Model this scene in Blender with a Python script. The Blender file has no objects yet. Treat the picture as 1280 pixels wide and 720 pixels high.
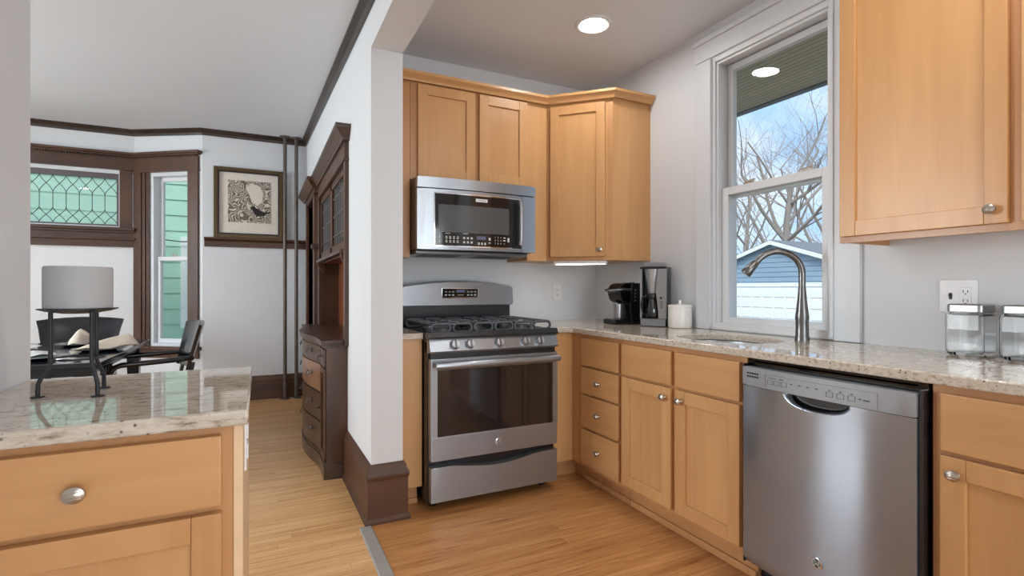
import bpy, bmesh, math, random
from mathutils import Matrix, Vector

random.seed(7)
R = math.radians
PI = math.pi
scene = bpy.context.scene
col = scene.collection

# ------------------------------------------------------------------ camera
cam_d = bpy.data.cameras.new('camera')
cam_d.sensor_width = 36.0
cam_d.lens = 18.0
cam_d.clip_start = 0.02
cam_d.clip_end = 300
cam = bpy.data.objects.new('camera', cam_d)
cam.location = (0, 0, 1.15)
cam.rotation_euler = (R(90), 0, R(-26.2))
col.objects.link(cam)
scene.camera = cam

# ------------------------------------------------------------------ sky
world = bpy.data.worlds.new('world')
scene.world = world
world.use_nodes = True
wn = world.node_tree.nodes
wl = world.node_tree.links
wn.clear()
w_out = wn.new('ShaderNodeOutputWorld')
w_bg = wn.new('ShaderNodeBackground')
w_tc = wn.new('ShaderNodeTexCoord')
w_map = wn.new('ShaderNodeMapping')
w_map.inputs['Scale'].default_value = (1, 1, 2.6)
w_no = wn.new('ShaderNodeTexNoise')
w_no.inputs['Scale'].default_value = 3.2
w_no.inputs['Detail'].default_value = 6
w_rp = wn.new('ShaderNodeValToRGB')
w_rp.color_ramp.elements[0].position = 0.38
w_rp.color_ramp.elements[0].color = (0.40, 0.62, 0.95, 1)
w_rp.color_ramp.elements[1].position = 0.66
w_rp.color_ramp.elements[1].color = (0.95, 0.97, 1.0, 1)
wl.new(w_tc.outputs['Generated'], w_map.inputs['Vector'])
wl.new(w_map.outputs['Vector'], w_no.inputs['Vector'])
wl.new(w_no.outputs['Fac'], w_rp.inputs['Fac'])
wl.new(w_rp.outputs['Color'], w_bg.inputs['Color'])
w_bg.inputs['Strength'].default_value = 1.25
wl.new(w_bg.outputs['Background'], w_out.inputs['Surface'])

# ------------------------------------------------------------------ exposure
vs = scene.view_settings
scene.display_settings.display_device = 'sRGB'
vs.view_transform = 'Standard'
vs.look = 'None'
vs.exposure = 0.2
vs.gamma = 1.0
vs.use_curve_mapping = False

# daylight: area lights added outside two unseen openings to fill the rooms
def area_fill(name, loc, rot, sx, sy, watts, colour=(0.94, 0.97, 1.0)):
    l = bpy.data.lights.new(name, 'AREA')
    l.shape = 'RECTANGLE'
    l.size = sx
    l.size_y = sy
    l.energy = watts
    l.color = colour
    o = bpy.data.objects.new(name, l)
    o.location = loc
    o.rotation_euler = rot
    col.objects.link(o)
    return o
FILL_BACK = 72
FILL_LEFT = 165
LAMP = 98.0
area_fill('fill_behind_camera', (1.05, -2.75, 1.15), (R(90), 0, 0), 1.7, 2.1, FILL_BACK)  # added fill from behind the camera
sun_d = bpy.data.lights.new('hazy_sun', 'SUN')
sun_d.energy = 2.9
sun_d.angle = R(25)
sun_d.color = (1, 0.97, 0.92)
sun_o = bpy.data.objects.new('hazy_sun', sun_d)
sun_o.rotation_euler = Vector((0.52, 0.50, -0.69)).to_track_quat('-Z', 'Y').to_euler()
col.objects.link(sun_o)
area_fill('fill_dining_left', (-4.3, 3.8, 1.6), (R(90), 0, R(-90)), 1.8, 1.7, FILL_LEFT)  # added fill from the left, brightens the dining room

# ------------------------------------------------------------------ materials
def lin(c):
    c = c / 255.0
    return c / 12.92 if c <= 0.04045 else ((c + 0.055) / 1.055) ** 2.4
def rgb(r, g, b):
    return (lin(r), lin(g), lin(b), 1)

def new_mat(name):
    m = bpy.data.materials.new(name)
    m.use_nodes = True
    nt = m.node_tree
    nt.nodes.clear()
    out = nt.nodes.new('ShaderNodeOutputMaterial')
    bs = nt.nodes.new('ShaderNodeBsdfPrincipled')
    nt.links.new(bs.outputs[0], out.inputs[0])
    return m, nt, bs

def plain(name, c, rough=0.5, metal=0.0, noise=0.04, scale=30.0, spec=0.5, emit=0, coat=0.0):
    m, nt, bs = new_mat(name)
    tc = nt.nodes.new('ShaderNodeTexCoord')
    n = nt.nodes.new('ShaderNodeTexNoise')
    n.inputs['Scale'].default_value = scale
    n.inputs['Detail'].default_value = 3
    nt.links.new(tc.outputs['Object'], n.inputs['Vector'])
    rp = nt.nodes.new('ShaderNodeValToRGB')
    rp.color_ramp.elements[0].position = 0.3
    rp.color_ramp.elements[1].position = 0.7
    a = [max(0, x * (1 - noise)) for x in c[:3]] + [1]
    b = [min(1, x * (1 + noise)) for x in c[:3]] + [1]
    rp.color_ramp.elements[0].color = a
    rp.color_ramp.elements[1].color = b
    nt.links.new(n.outputs['Fac'], rp.inputs['Fac'])
    nt.links.new(rp.outputs['Color'], bs.inputs['Base Color'])
    bs.inputs['Roughness'].default_value = rough
    bs.inputs['Metallic'].default_value = metal
    bs.inputs['Specular IOR Level'].default_value = spec
    bs.inputs['Coat Weight'].default_value = coat
    if emit:
        bs.inputs['Emission Color'].default_value = c
        bs.inputs['Emission Strength'].default_value = emit
    return m

def wood(name, light, dark, axis, rough=0.35, fine=14.0, along=0.9, contrast=1.25, coat=0.15):
    """grain stretched along one axis: 0 x, 1 y, 2 z"""
    m, nt, bs = new_mat(name)
    N = nt.nodes
    Lk = nt.links
    tc = N.new('ShaderNodeTexCoord')
    oi = N.new('ShaderNodeObjectInfo')
    off = N.new('ShaderNodeVectorMath')
    off.operation = 'MULTIPLY_ADD'
    cx = N.new('ShaderNodeCombineXYZ')
    for i in range(3):
        Lk.new(oi.outputs['Random'], cx.inputs[i])
    off.inputs[1].default_value = (13, 17, 7)
    Lk.new(cx.outputs[0], off.inputs[0])
    Lk.new(tc.outputs['Object'], off.inputs[2])
    mp = N.new('ShaderNodeMapping')
    sc = [fine] * 3
    sc[axis] = along
    mp.inputs['Scale'].default_value = sc
    Lk.new(off.outputs[0], mp.inputs['Vector'])
    n1 = N.new('ShaderNodeTexNoise')
    n1.inputs['Scale'].default_value = 1.0
    n1.inputs['Detail'].default_value = 8
    n1.inputs['Roughness'].default_value = 0.62
    n1.inputs['Distortion'].default_value = 0.6
    Lk.new(mp.outputs[0], n1.inputs['Vector'])
    mp2 = N.new('ShaderNodeMapping')
    sc = [fine * 0.25] * 3
    sc[axis] = along * 1.2
    mp2.inputs['Scale'].default_value = sc
    Lk.new(off.outputs[0], mp2.inputs['Vector'])
    n2 = N.new('ShaderNodeTexNoise')
    n2.inputs['Scale'].default_value = 1.0
    n2.inputs['Detail'].default_value = 3
    Lk.new(mp2.outputs[0], n2.inputs['Vector'])
    ad = N.new('ShaderNodeMath')
    ad.operation = 'MULTIPLY_ADD'
    ad.inputs[1].default_value = 0.55
    Lk.new(n2.outputs['Fac'], ad.inputs[0])
    mu = N.new('ShaderNodeMath')
    mu.operation = 'MULTIPLY'
    mu.inputs[1].default_value = 0.45
    Lk.new(n1.outputs['Fac'], mu.inputs[0])
    Lk.new(mu.outputs[0], ad.inputs[2])
    rp = N.new('ShaderNodeValToRGB')
    rp.color_ramp.elements[0].position = 0.5 - 0.2 / contrast
    rp.color_ramp.elements[1].position = 0.5 + 0.2 / contrast
    rp.color_ramp.elements[0].color = dark
    rp.color_ramp.elements[1].color = light
    Lk.new(ad.outputs[0], rp.inputs['Fac'])
    Lk.new(rp.outputs['Color'], bs.inputs['Base Color'])
    bs.inputs['Roughness'].default_value = rough
    bs.inputs['Coat Weight'].default_value = coat
    bs.inputs['Coat Roughness'].default_value = 0.2
    return m

def planks(name, cols, width, length, rough, gap=0.004, gapcol=(0.12, 0.06, 0.03, 1), vary=0.3, grain=42):
    """floor boards running along x"""
    m, nt, bs = new_mat(name)
    N = nt.nodes
    Lk = nt.links
    tc = N.new('ShaderNodeTexCoord')
    br = N.new('ShaderNodeTexBrick')
    br.offset = 0.37
    br.offset_frequency = 2
    br.inputs['Scale'].default_value = 1.0
    br.inputs['Brick Width'].default_value = length
    br.inputs['Row Height'].default_value = width
    br.inputs['Mortar Size'].default_value = gap * 0.5
    br.inputs['Mortar Smooth'].default_value = 0.3
    br.inputs['Color1'].default_value = (0.25, 0.25, 0.25, 1)
    br.inputs['Color2'].default_value = (0.75, 0.75, 0.75, 1)
    br.inputs['Mortar'].default_value = (0.5, 0.5, 0.5, 1)
    br.offset = 0.0
    sep = N.new('ShaderNodeSeparateXYZ'); Lk.new(tc.outputs['Object'], sep.inputs[0])
    dv = N.new('ShaderNodeMath'); dv.operation = 'DIVIDE'; dv.inputs[1].default_value = width; Lk.new(sep.outputs['Y'], dv.inputs[0])
    fl = N.new('ShaderNodeMath'); fl.operation = 'FLOOR'; Lk.new(dv.outputs[0], fl.inputs[0])
    wno = N.new('ShaderNodeTexWhiteNoise'); wno.noise_dimensions = '1D'; Lk.new(fl.outputs[0], wno.inputs['W'])
    sx = N.new('ShaderNodeMath'); sx.operation = 'MULTIPLY_ADD'; sx.inputs[1].default_value = length * 3; Lk.new(wno.outputs['Value'], sx.inputs[0]); Lk.new(sep.outputs['X'], sx.inputs[2])
    cmb = N.new('ShaderNodeCombineXYZ'); Lk.new(sx.outputs[0], cmb.inputs[0]); Lk.new(sep.outputs['Y'], cmb.inputs[1])
    Lk.new(cmb.outputs[0], br.inputs['Vector'])
    mp = N.new('ShaderNodeMapping')
    mp.inputs['Scale'].default_value = (2.2, grain, 10)
    Lk.new(tc.outputs['Object'], mp.inputs['Vector'])
    sh = N.new('ShaderNodeVectorMath')
    sh.operation = 'MULTIPLY_ADD'
    sh.inputs[1].default_value = (31, 11, 5)
    Lk.new(br.outputs['Color'], sh.inputs[0])
    Lk.new(mp.outputs[0], sh.inputs[2])
    n1 = N.new('ShaderNodeTexNoise')
    n1.inputs['Scale'].default_value = 1.0
    n1.inputs['Detail'].default_value = 7
    n1.inputs['Roughness'].default_value = 0.62
    n1.inputs['Distortion'].default_value = 0.9
    Lk.new(sh.outputs[0], n1.inputs['Vector'])
    mix = N.new('ShaderNodeMath')
    mix.operation = 'MULTIPLY_ADD'
    mix.inputs[1].default_value = vary
    mu = N.new('ShaderNodeMath')
    mu.operation = 'MULTIPLY'
    mu.inputs[1].default_value = 1 - vary
    bw = N.new('ShaderNodeRGBToBW')
    Lk.new(br.outputs['Color'], bw.inputs[0])
    Lk.new(bw.outputs[0], mix.inputs[0])
    Lk.new(n1.outputs['Fac'], mu.inputs[0])
    Lk.new(mu.outputs[0], mix.inputs[2])
    rp = N.new('ShaderNodeValToRGB')
    rp.color_ramp.elements[0].position = 0.3
    rp.color_ramp.elements[1].position = 0.68
    rp.color_ramp.elements[0].color = cols[0]
    rp.color_ramp.elements[1].color = cols[2]
    e = rp.color_ramp.elements.new(0.5)
    e.color = cols[1]
    Lk.new(mix.outputs[0], rp.inputs['Fac'])
    mx = N.new('ShaderNodeMix')
    mx.data_type = 'RGBA'
    mx.inputs['B'].default_value = gapcol
    gm = N.new('ShaderNodeMath')
    gm.operation = 'MULTIPLY'
    gm.inputs[1].default_value = 0.55
    Lk.new(br.outputs['Fac'], gm.inputs[0])
    Lk.new(gm.outputs[0], mx.inputs['Factor'])
    Lk.new(rp.outputs['Color'], mx.inputs['A'])
    Lk.new(mx.outputs['Result'], bs.inputs['Base Color'])
    bs.inputs['Roughness'].default_value = rough
    return m

def granite(name):
    m, nt, bs = new_mat(name)
    N = nt.nodes
    Lk = nt.links
    tc = N.new('ShaderNodeTexCoord')
    mp = N.new('ShaderNodeMapping')
    mp.inputs['Scale'].default_value = (22, 64, 80)
    mp.inputs['Rotation'].default_value = (0.1, 0.2, 0.25)
    Lk.new(tc.outputs['Object'], mp.inputs['Vector'])
    n1 = N.new('ShaderNodeTexNoise')
    n1.inputs['Scale'].default_value = 1.0
    n1.inputs['Detail'].default_value = 6
    n1.inputs['Roughness'].default_value = 0.7
    Lk.new(mp.outputs[0], n1.inputs['Vector'])
    rp = N.new('ShaderNodeValToRGB')
    rp.color_ramp.elements[0].position = 0.32
    rp.color_ramp.elements[0].color = rgb(128, 110, 94)
    rp.color_ramp.elements[1].position = 0.55
    rp.color_ramp.elements[1].color = rgb(206, 196, 182)
    e = rp.color_ramp.elements.new(0.42)
    e.color = rgb(184, 171, 155)
    Lk.new(n1.outputs['Fac'], rp.inputs['Fac'])
    # dark specks
    vo = N.new('ShaderNodeTexVoronoi')
    vo.inputs['Scale'].default_value = 62
    Lk.new(tc.outputs['Object'], vo.inputs['Vector'])
    r2 = N.new('ShaderNodeValToRGB')
    r2.color_ramp.elements[0].position = 0.10
    r2.color_ramp.elements[0].color = (1, 1, 1, 1)
    r2.color_ramp.elements[1].position = 0.22
    r2.color_ramp.elements[1].color = (0, 0, 0, 1)
    Lk.new(vo.outputs['Distance'], r2.inputs['Fac'])
    n3 = N.new('ShaderNodeTexNoise')
    n3.inputs['Scale'].default_value = 17
    Lk.new(tc.outputs['Object'], n3.inputs['Vector'])
    r3 = N.new('ShaderNodeValToRGB')
    r3.color_ramp.elements[0].position = 0.44
    r3.color_ramp.elements[1].position = 0.55
    Lk.new(n3.outputs['Fac'], r3.inputs['Fac'])
    mm = N.new('ShaderNodeMath')
    mm.operation = 'MULTIPLY'
    Lk.new(r2.outputs['Color'], mm.inputs[0])
    Lk.new(r3.outputs['Color'], mm.inputs[1])
    mx = N.new('ShaderNodeMix')
    mx.data_type = 'RGBA'
    mx.inputs['B'].default_value = rgb(52, 42, 40)
    Lk.new(mm.outputs[0], mx.inputs['Factor'])
    Lk.new(rp.outputs['Color'], mx.inputs['A'])
    Lk.new(mx.outputs['Result'], bs.inputs['Base Color'])
    bs.inputs['Roughness'].default_value = 0.03
    bs.inputs['Specular IOR Level'].default_value = 0.7
    return m

def steel(name, c, axis, rough=0.26, bump=0.03, aniso=0.4, metal=0.85):
    m, nt, bs = new_mat(name)
    N = nt.nodes
    Lk = nt.links
    tc = N.new('ShaderNodeTexCoord')
    mp = N.new('ShaderNodeMapping')
    sc = [260] * 3
    sc[axis] = 2.0
    mp.inputs['Scale'].default_value = sc
    Lk.new(tc.outputs['Object'], mp.inputs['Vector'])
    n = N.new('ShaderNodeTexNoise')
    n.inputs['Scale'].default_value = 1
    n.inputs['Detail'].default_value = 3
    Lk.new(mp.outputs[0], n.inputs['Vector'])
    rp = N.new('ShaderNodeValToRGB')
    rp.color_ramp.elements[0].color = [x * 0.88 for x in c[:3]] + [1]
    rp.color_ramp.elements[1].color = c
    Lk.new(n.outputs['Fac'], rp.inputs['Fac'])
    Lk.new(rp.outputs['Color'], bs.inputs['Base Color'])
    bs.inputs['Metallic'].default_value = metal
    bs.inputs['Roughness'].default_value = rough
    bs.inputs['Anisotropic'].default_value = aniso
    tg = N.new('ShaderNodeTangent'); tg.direction_type = 'RADIAL'; tg.axis = 'Z'
    Lk.new(tg.outputs[0], bs.inputs['Tangent'])
    bs.inputs['Anisotropic Rotation'].default_value = 0.25
    b = N.new('ShaderNodeBump')
    b.inputs['Strength'].default_value = bump
    b.inputs['Distance'].default_value = 0.001
    Lk.new(n.outputs['Fac'], b.inputs['Height'])
    Lk.new(b.outputs[0], bs.inputs['Normal'])
    return m

def pane_glass(name, tint=(0.97, 0.985, 0.98, 1), base=0.04, haze=0.0):
    m = bpy.data.materials.new(name)
    m.use_nodes = True
    nt = m.node_tree
    nt.nodes.clear()
    N = nt.nodes
    Lk = nt.links
    out = N.new('ShaderNodeOutputMaterial')
    tr = N.new('ShaderNodeBsdfTransparent')
    tr.inputs['Color'].default_value = tint
    gl = N.new('ShaderNodeBsdfGlossy')
    gl.inputs['Roughness'].default_value = 0.0
    lw = N.new('ShaderNodeLayerWeight')
    lw.inputs['Blend'].default_value = 0.5
    pw = N.new('ShaderNodeMath')
    pw.operation = 'POWER'
    pw.inputs[1].default_value = 5
    Lk.new(lw.outputs['Facing'], pw.inputs[0])
    ma = N.new('ShaderNodeMath')
    ma.operation = 'MULTIPLY_ADD'
    ma.inputs[1].default_value = 0.85
    ma.inputs[2].default_value = base
    Lk.new(pw.outputs[0], ma.inputs[0])
    mx = N.new('ShaderNodeMixShader')
    Lk.new(ma.outputs[0], mx.inputs[0])
    Lk.new(tr.outputs[0], mx.inputs[1])
    Lk.new(gl.outputs[0], mx.inputs[2])
    last = mx
    if haze:
        tl = N.new('ShaderNodeBsdfTranslucent')
        tl.inputs['Color'].default_value = (0.92, 0.97, 0.95, 1)
        m2 = N.new('ShaderNodeMixShader')
        m2.inputs[0].default_value = haze
        Lk.new(mx.outputs[0], m2.inputs[1])
        Lk.new(tl.outputs[0], m2.inputs[2])
        last = m2
    Lk.new(last.outputs[0], out.inputs[0])
    return m

M = {}
M['wall'] = plain('wall_paint', rgb(220, 223, 227), 0.7, noise=0.008, scale=3)
M['ceil'] = plain('ceiling_paint', rgb(224, 229, 236), 0.8, noise=0.008, scale=2)
M['white'] = plain('white_gloss_paint', rgb(216, 220, 225), 0.35, noise=0.01)
M['vinyl'] = plain('white_vinyl', rgb(222, 224, 227), 0.3, noise=0.01)
LT, DK = rgb(210, 161, 108), rgb(190, 139, 88)
M['maple_z'] = wood('maple_vertical_grain', LT, DK, 2)
M['maple_x'] = wood('maple_horizontal_grain', LT, DK, 0)
M['maple_y'] = wood('maple_depth_grain', LT, DK, 1)
LT2, DK2 = rgb(198, 147, 98), rgb(178, 125, 80)
M['frame_z'] = wood('maple_face_frame', LT2, DK2, 2)
M['pale'] = plain('pale_edge_band', rgb(228, 196, 158), 0.5)
M['dark_z'] = wood('walnut_stained_vertical', rgb(94, 60, 40), rgb(58, 36, 24), 2, rough=0.4, coat=0.12)
M['dark_x'] = wood('walnut_stained_horizontal', rgb(94, 59, 38), rgb(56, 34, 21), 0, rough=0.4, coat=0.12)
M['dark_y'] = wood('walnut_stained_depth', rgb(84, 55, 38), rgb(50, 32, 22), 1, rough=0.36, coat=0.2)
M['crown'] = wood('crown_dark_brown', rgb(66, 54, 48), rgb(38, 29, 25), 1, rough=0.35)
M['dark_base'] = wood('baseboard_walnut', rgb(90, 57, 35), rgb(54, 33, 20), 0, rough=0.5, coat=0.0)
M['warm_z'] = wood('red_oak_stained', rgb(140, 76, 42), rgb(98, 50, 28), 2, rough=0.3, coat=0.3)
M['tan_z'] = wood('tan_oak', rgb(152, 112, 82), rgb(110, 76, 54), 1, rough=0.3, coat=0.3)  # lighter tan than the other hutch drawers
M['kfloor'] = planks('laminate_boards', (rgb(138, 86, 46), rgb(184, 128, 76), rgb(202, 150, 96)), 0.065, 1.2, 0.34, 0.0006, vary=0.14, grain=60)
M['dfloor'] = planks('narrow_oak_strips', (rgb(176, 124, 74), rgb(212, 164, 110), rgb(230, 188, 136)), 0.042, 1.1, 0.3, 0.0022, vary=0.3)
M['granite'] = granite('polished_granite')
M['steel_z'] = steel('brushed_steel_vertical', rgb(176, 178, 182), 2, 0.3)
M['steel_x'] = steel('brushed_steel_horizontal', rgb(162, 167, 174), 0, 0.3, aniso=0.7, metal=0.8)
M['steel_dw'] = steel('dishwasher_steel', rgb(158, 166, 178), 1, 0.17, bump=0.015, aniso=0.8, metal=0.75)
M['steel_dark'] = steel('dark_brushed_steel', rgb(118, 120, 124), 0, 0.3)
M['satin'] = plain('satin_steel_knob', rgb(196, 200, 206), 0.3, 0.75)
M['sink_steel'] = plain('satin_sink_steel', rgb(172, 174, 177), 0.38, 0.85)
M['nickel'] = plain('brushed_nickel', rgb(186, 178, 168), 0.28, 1.0)
M['faucet'] = plain('satin_nickel', rgb(118, 117, 116), 0.3, 1.0)
M['chrome'] = plain('polished_chrome', rgb(225, 225, 228), 0.08, 1.0)
M['panel_grey'] = plain('grey_plastic_panel', rgb(148, 151, 156), 0.4, 0.4)
M['black'] = plain('black_plastic', rgb(20, 21, 24), 0.3)
M['black_gloss'] = plain('black_gloss', rgb(12, 12, 14), 0.08)
M['enamel'] = plain('black_enamel', rgb(42, 44, 48), 0.18)
M['iron'] = plain('cast_iron', rgb(82, 86, 92), 0.42, 0.2)
M['ovenglass'] = plain('oven_glass', rgb(38, 33, 31), 0.06, coat=0.2)
M['mwglass'] = plain('microwave_glass', rgb(30, 27, 26), 0.07)
M['mwwindow'] = plain('microwave_window', rgb(84, 86, 88), 0.12, noise=0.12, scale=700)
M['display'] = plain('display_blue_grey', rgb(96, 96, 128), 0.2, emit=0.15)
M['print_white'] = plain('printed_white', rgb(208, 208, 204), 0.5)
M['print_dark'] = plain('printed_dark', rgb(64, 67, 72), 0.5)
M['ceramic'] = plain('white_ceramic', rgb(238, 236, 231), 0.2)
M['plate_white'] = plain('plastic_white', rgb(232, 233, 235), 0.35)
M['slot'] = plain('slot_dark', rgb(50, 48, 46), 0.5)
M['glass'] = pane_glass('window_glass')
M['lead_glass'] = pane_glass('hazy_leaded_glass', tint=(1, 1, 1, 1), haze=0.25)
M['lead'] = plain('lead_came', rgb(52, 52, 55), 0.5, 0.3)
M['lead_sash'] = plain('grey_painted_sash', rgb(94, 84, 88), 0.4)
M['strip'] = plain('aluminium_strip', rgb(176, 172, 166), 0.4, 0.35)
M['pipe'] = plain('old_painted_pipe', rgb(98, 90, 84), 0.45, 0.3, noise=0.15, scale=14)
M['blackwood'] = plain('black_lacquer', rgb(22, 23, 27), 0.16, noise=0.1)
M['blacktop'] = plain('black_table_lacquer', rgb(30, 36, 44), 0.12, noise=0.1)
M['wire'] = plain('black_wrought_iron', rgb(42, 44, 49), 0.45, 0.3)
M['candle'] = plain('grey_wax', rgb(172, 173, 175), 0.55, noise=0.02)
M['linen'] = plain('cream_linen', rgb(226, 214, 198), 0.9, noise=0.07, scale=120)
M['linen_grey'] = plain('pale_grey_linen', rgb(202, 202, 202), 0.9, noise=0.06, scale=120)
M['gold'] = plain('bronze_frame', rgb(92, 74, 48), 0.35, 0.5)
M['mat'] = plain('mat_board', rgb(226, 219, 208), 0.8)
M['bird'] = plain('bird_ink', rgb(40, 38, 38), 0.8)

m, nt, bs = new_mat('block_print')
N = nt.nodes
tc = N.new('ShaderNodeTexCoord')
no = N.new('ShaderNodeTexNoise'); no.inputs['Scale'].default_value = 9; no.inputs['Detail'].default_value = 1.0
off = N.new('ShaderNodeVectorMath'); off.operation = 'MULTIPLY_ADD'; off.inputs[1].default_value = (0.16, 0.0, 0.16)
vo = N.new('ShaderNodeTexVoronoi'); vo.inputs['Scale'].default_value = 13
sn = N.new('ShaderNodeMath'); sn.operation = 'MULTIPLY'; sn.inputs[1].default_value = 34
si = N.new('ShaderNodeMath'); si.operation = 'SINE'
rp = N.new('ShaderNodeValToRGB')
rp.color_ramp.elements[0].position = 0.52; rp.color_ramp.elements[0].color = rgb(112, 104, 93)
rp.color_ramp.elements[1].position = 0.62; rp.color_ramp.elements[1].color = rgb(216, 208, 195)
ad = N.new('ShaderNodeMath'); ad.operation = 'MULTIPLY_ADD'; ad.inputs[1].default_value = 0.5; ad.inputs[2].default_value = 0.38
nt.links.new(tc.outputs['Object'], no.inputs['Vector'])
nt.links.new(no.outputs['Color'], off.inputs[0]); nt.links.new(tc.outputs['Object'], off.inputs[2])
nt.links.new(off.outputs[0], vo.inputs['Vector'])
nt.links.new(vo.outputs['Distance'], sn.inputs[0]); nt.links.new(sn.outputs[0], si.inputs[0])
nt.links.new(si.outputs[0], ad.inputs[0])
nt.links.new(ad.outputs[0], rp.inputs['Fac'])
nt.links.new(rp.outputs['Color'], bs.inputs['Base Color'])
bs.inputs['Roughness'].default_value = 0.85
M['print'] = m

m, nt, bs = new_mat('jar_glass')
bs.inputs['Base Color'].default_value = (0.985, 0.99, 0.99, 1)
bs.inputs['Transmission Weight'].default_value = 1
bs.inputs['Roughness'].default_value = 0.0
bs.inputs['IOR'].default_value = 1.3
M['jar'] = m
M['jar_lid'] = plain('brushed_lid', rgb(168, 170, 172), 0.35, 0.9)
M['carafe'] = pane_glass('carafe_glass', tint=(0.35, 0.36, 0.37, 1), base=0.1)
M['hutch_glass'] = pane_glass('cabinet_leaded_glass', tint=(0.86, 0.86, 0.84, 1), base=0.1)

m, nt, bs = new_mat('lamp_lens')
bs.inputs['Base Color'].default_value = (0.9, 0.9, 0.9, 1)
bs.inputs['Emission Color'].default_value = (0.98, 0.965, 0.94, 1)
bs.inputs['Emission Strength'].default_value = LAMP
M['lens'] = m
m, nt, bs = new_mat('bar_light')
bs.inputs['Emission Color'].default_value = (1, 0.97, 0.92, 1)
bs.inputs['Emission Strength'].default_value = 14
M['barlight'] = m
# outdoors
M['mint'] = plain('mint_siding', rgb(168, 210, 192), 0.6, noise=0.04, scale=8)
M['blue_siding'] = plain('blue_siding', rgb(142, 168, 190), 0.6, noise=0.03)
M['ext_white'] = plain('exterior_white', rgb(236, 240, 242), 0.5)
M['shingle'] = plain('roof_shingle', rgb(112, 118, 126), 0.9, noise=0.2, scale=12)
M['bark'] = plain('grey_bark', rgb(150, 142, 136), 0.9, noise=0.2, scale=10)
M['lawn'] = plain('winter_lawn', rgb(132, 126, 112), 0.95, noise=0.3, scale=6)
m, nt, bs = new_mat('beadboard_soffit')
N = nt.nodes
tc = N.new('ShaderNodeTexCoord'); mp = N.new('ShaderNodeMapping'); mp.inputs['Scale'].default_value = (1, 1, 1)
br = N.new('ShaderNodeTexBrick'); br.inputs['Scale'].default_value = 1; br.inputs['Brick Width'].default_value = 3; br.inputs['Row Height'].default_value = 0.05
br.inputs['Mortar Size'].default_value = 0.004
mp.inputs['Rotation'].default_value = (0, 0, R(90))
br.inputs['Color1'].default_value = rgb(178, 170, 146); br.inputs['Color2'].default_value = rgb(170, 162, 140); br.inputs['Mortar'].default_value = rgb(110, 102, 82)
nt.links.new(tc.outputs['Object'], mp.inputs['Vector']); nt.links.new(mp.outputs[0], br.inputs['Vector'])
nt.links.new(br.outputs['Color'], bs.inputs['Base Color']); bs.inputs['Roughness'].default_value = 0.7
M['soffit'] = m

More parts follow.
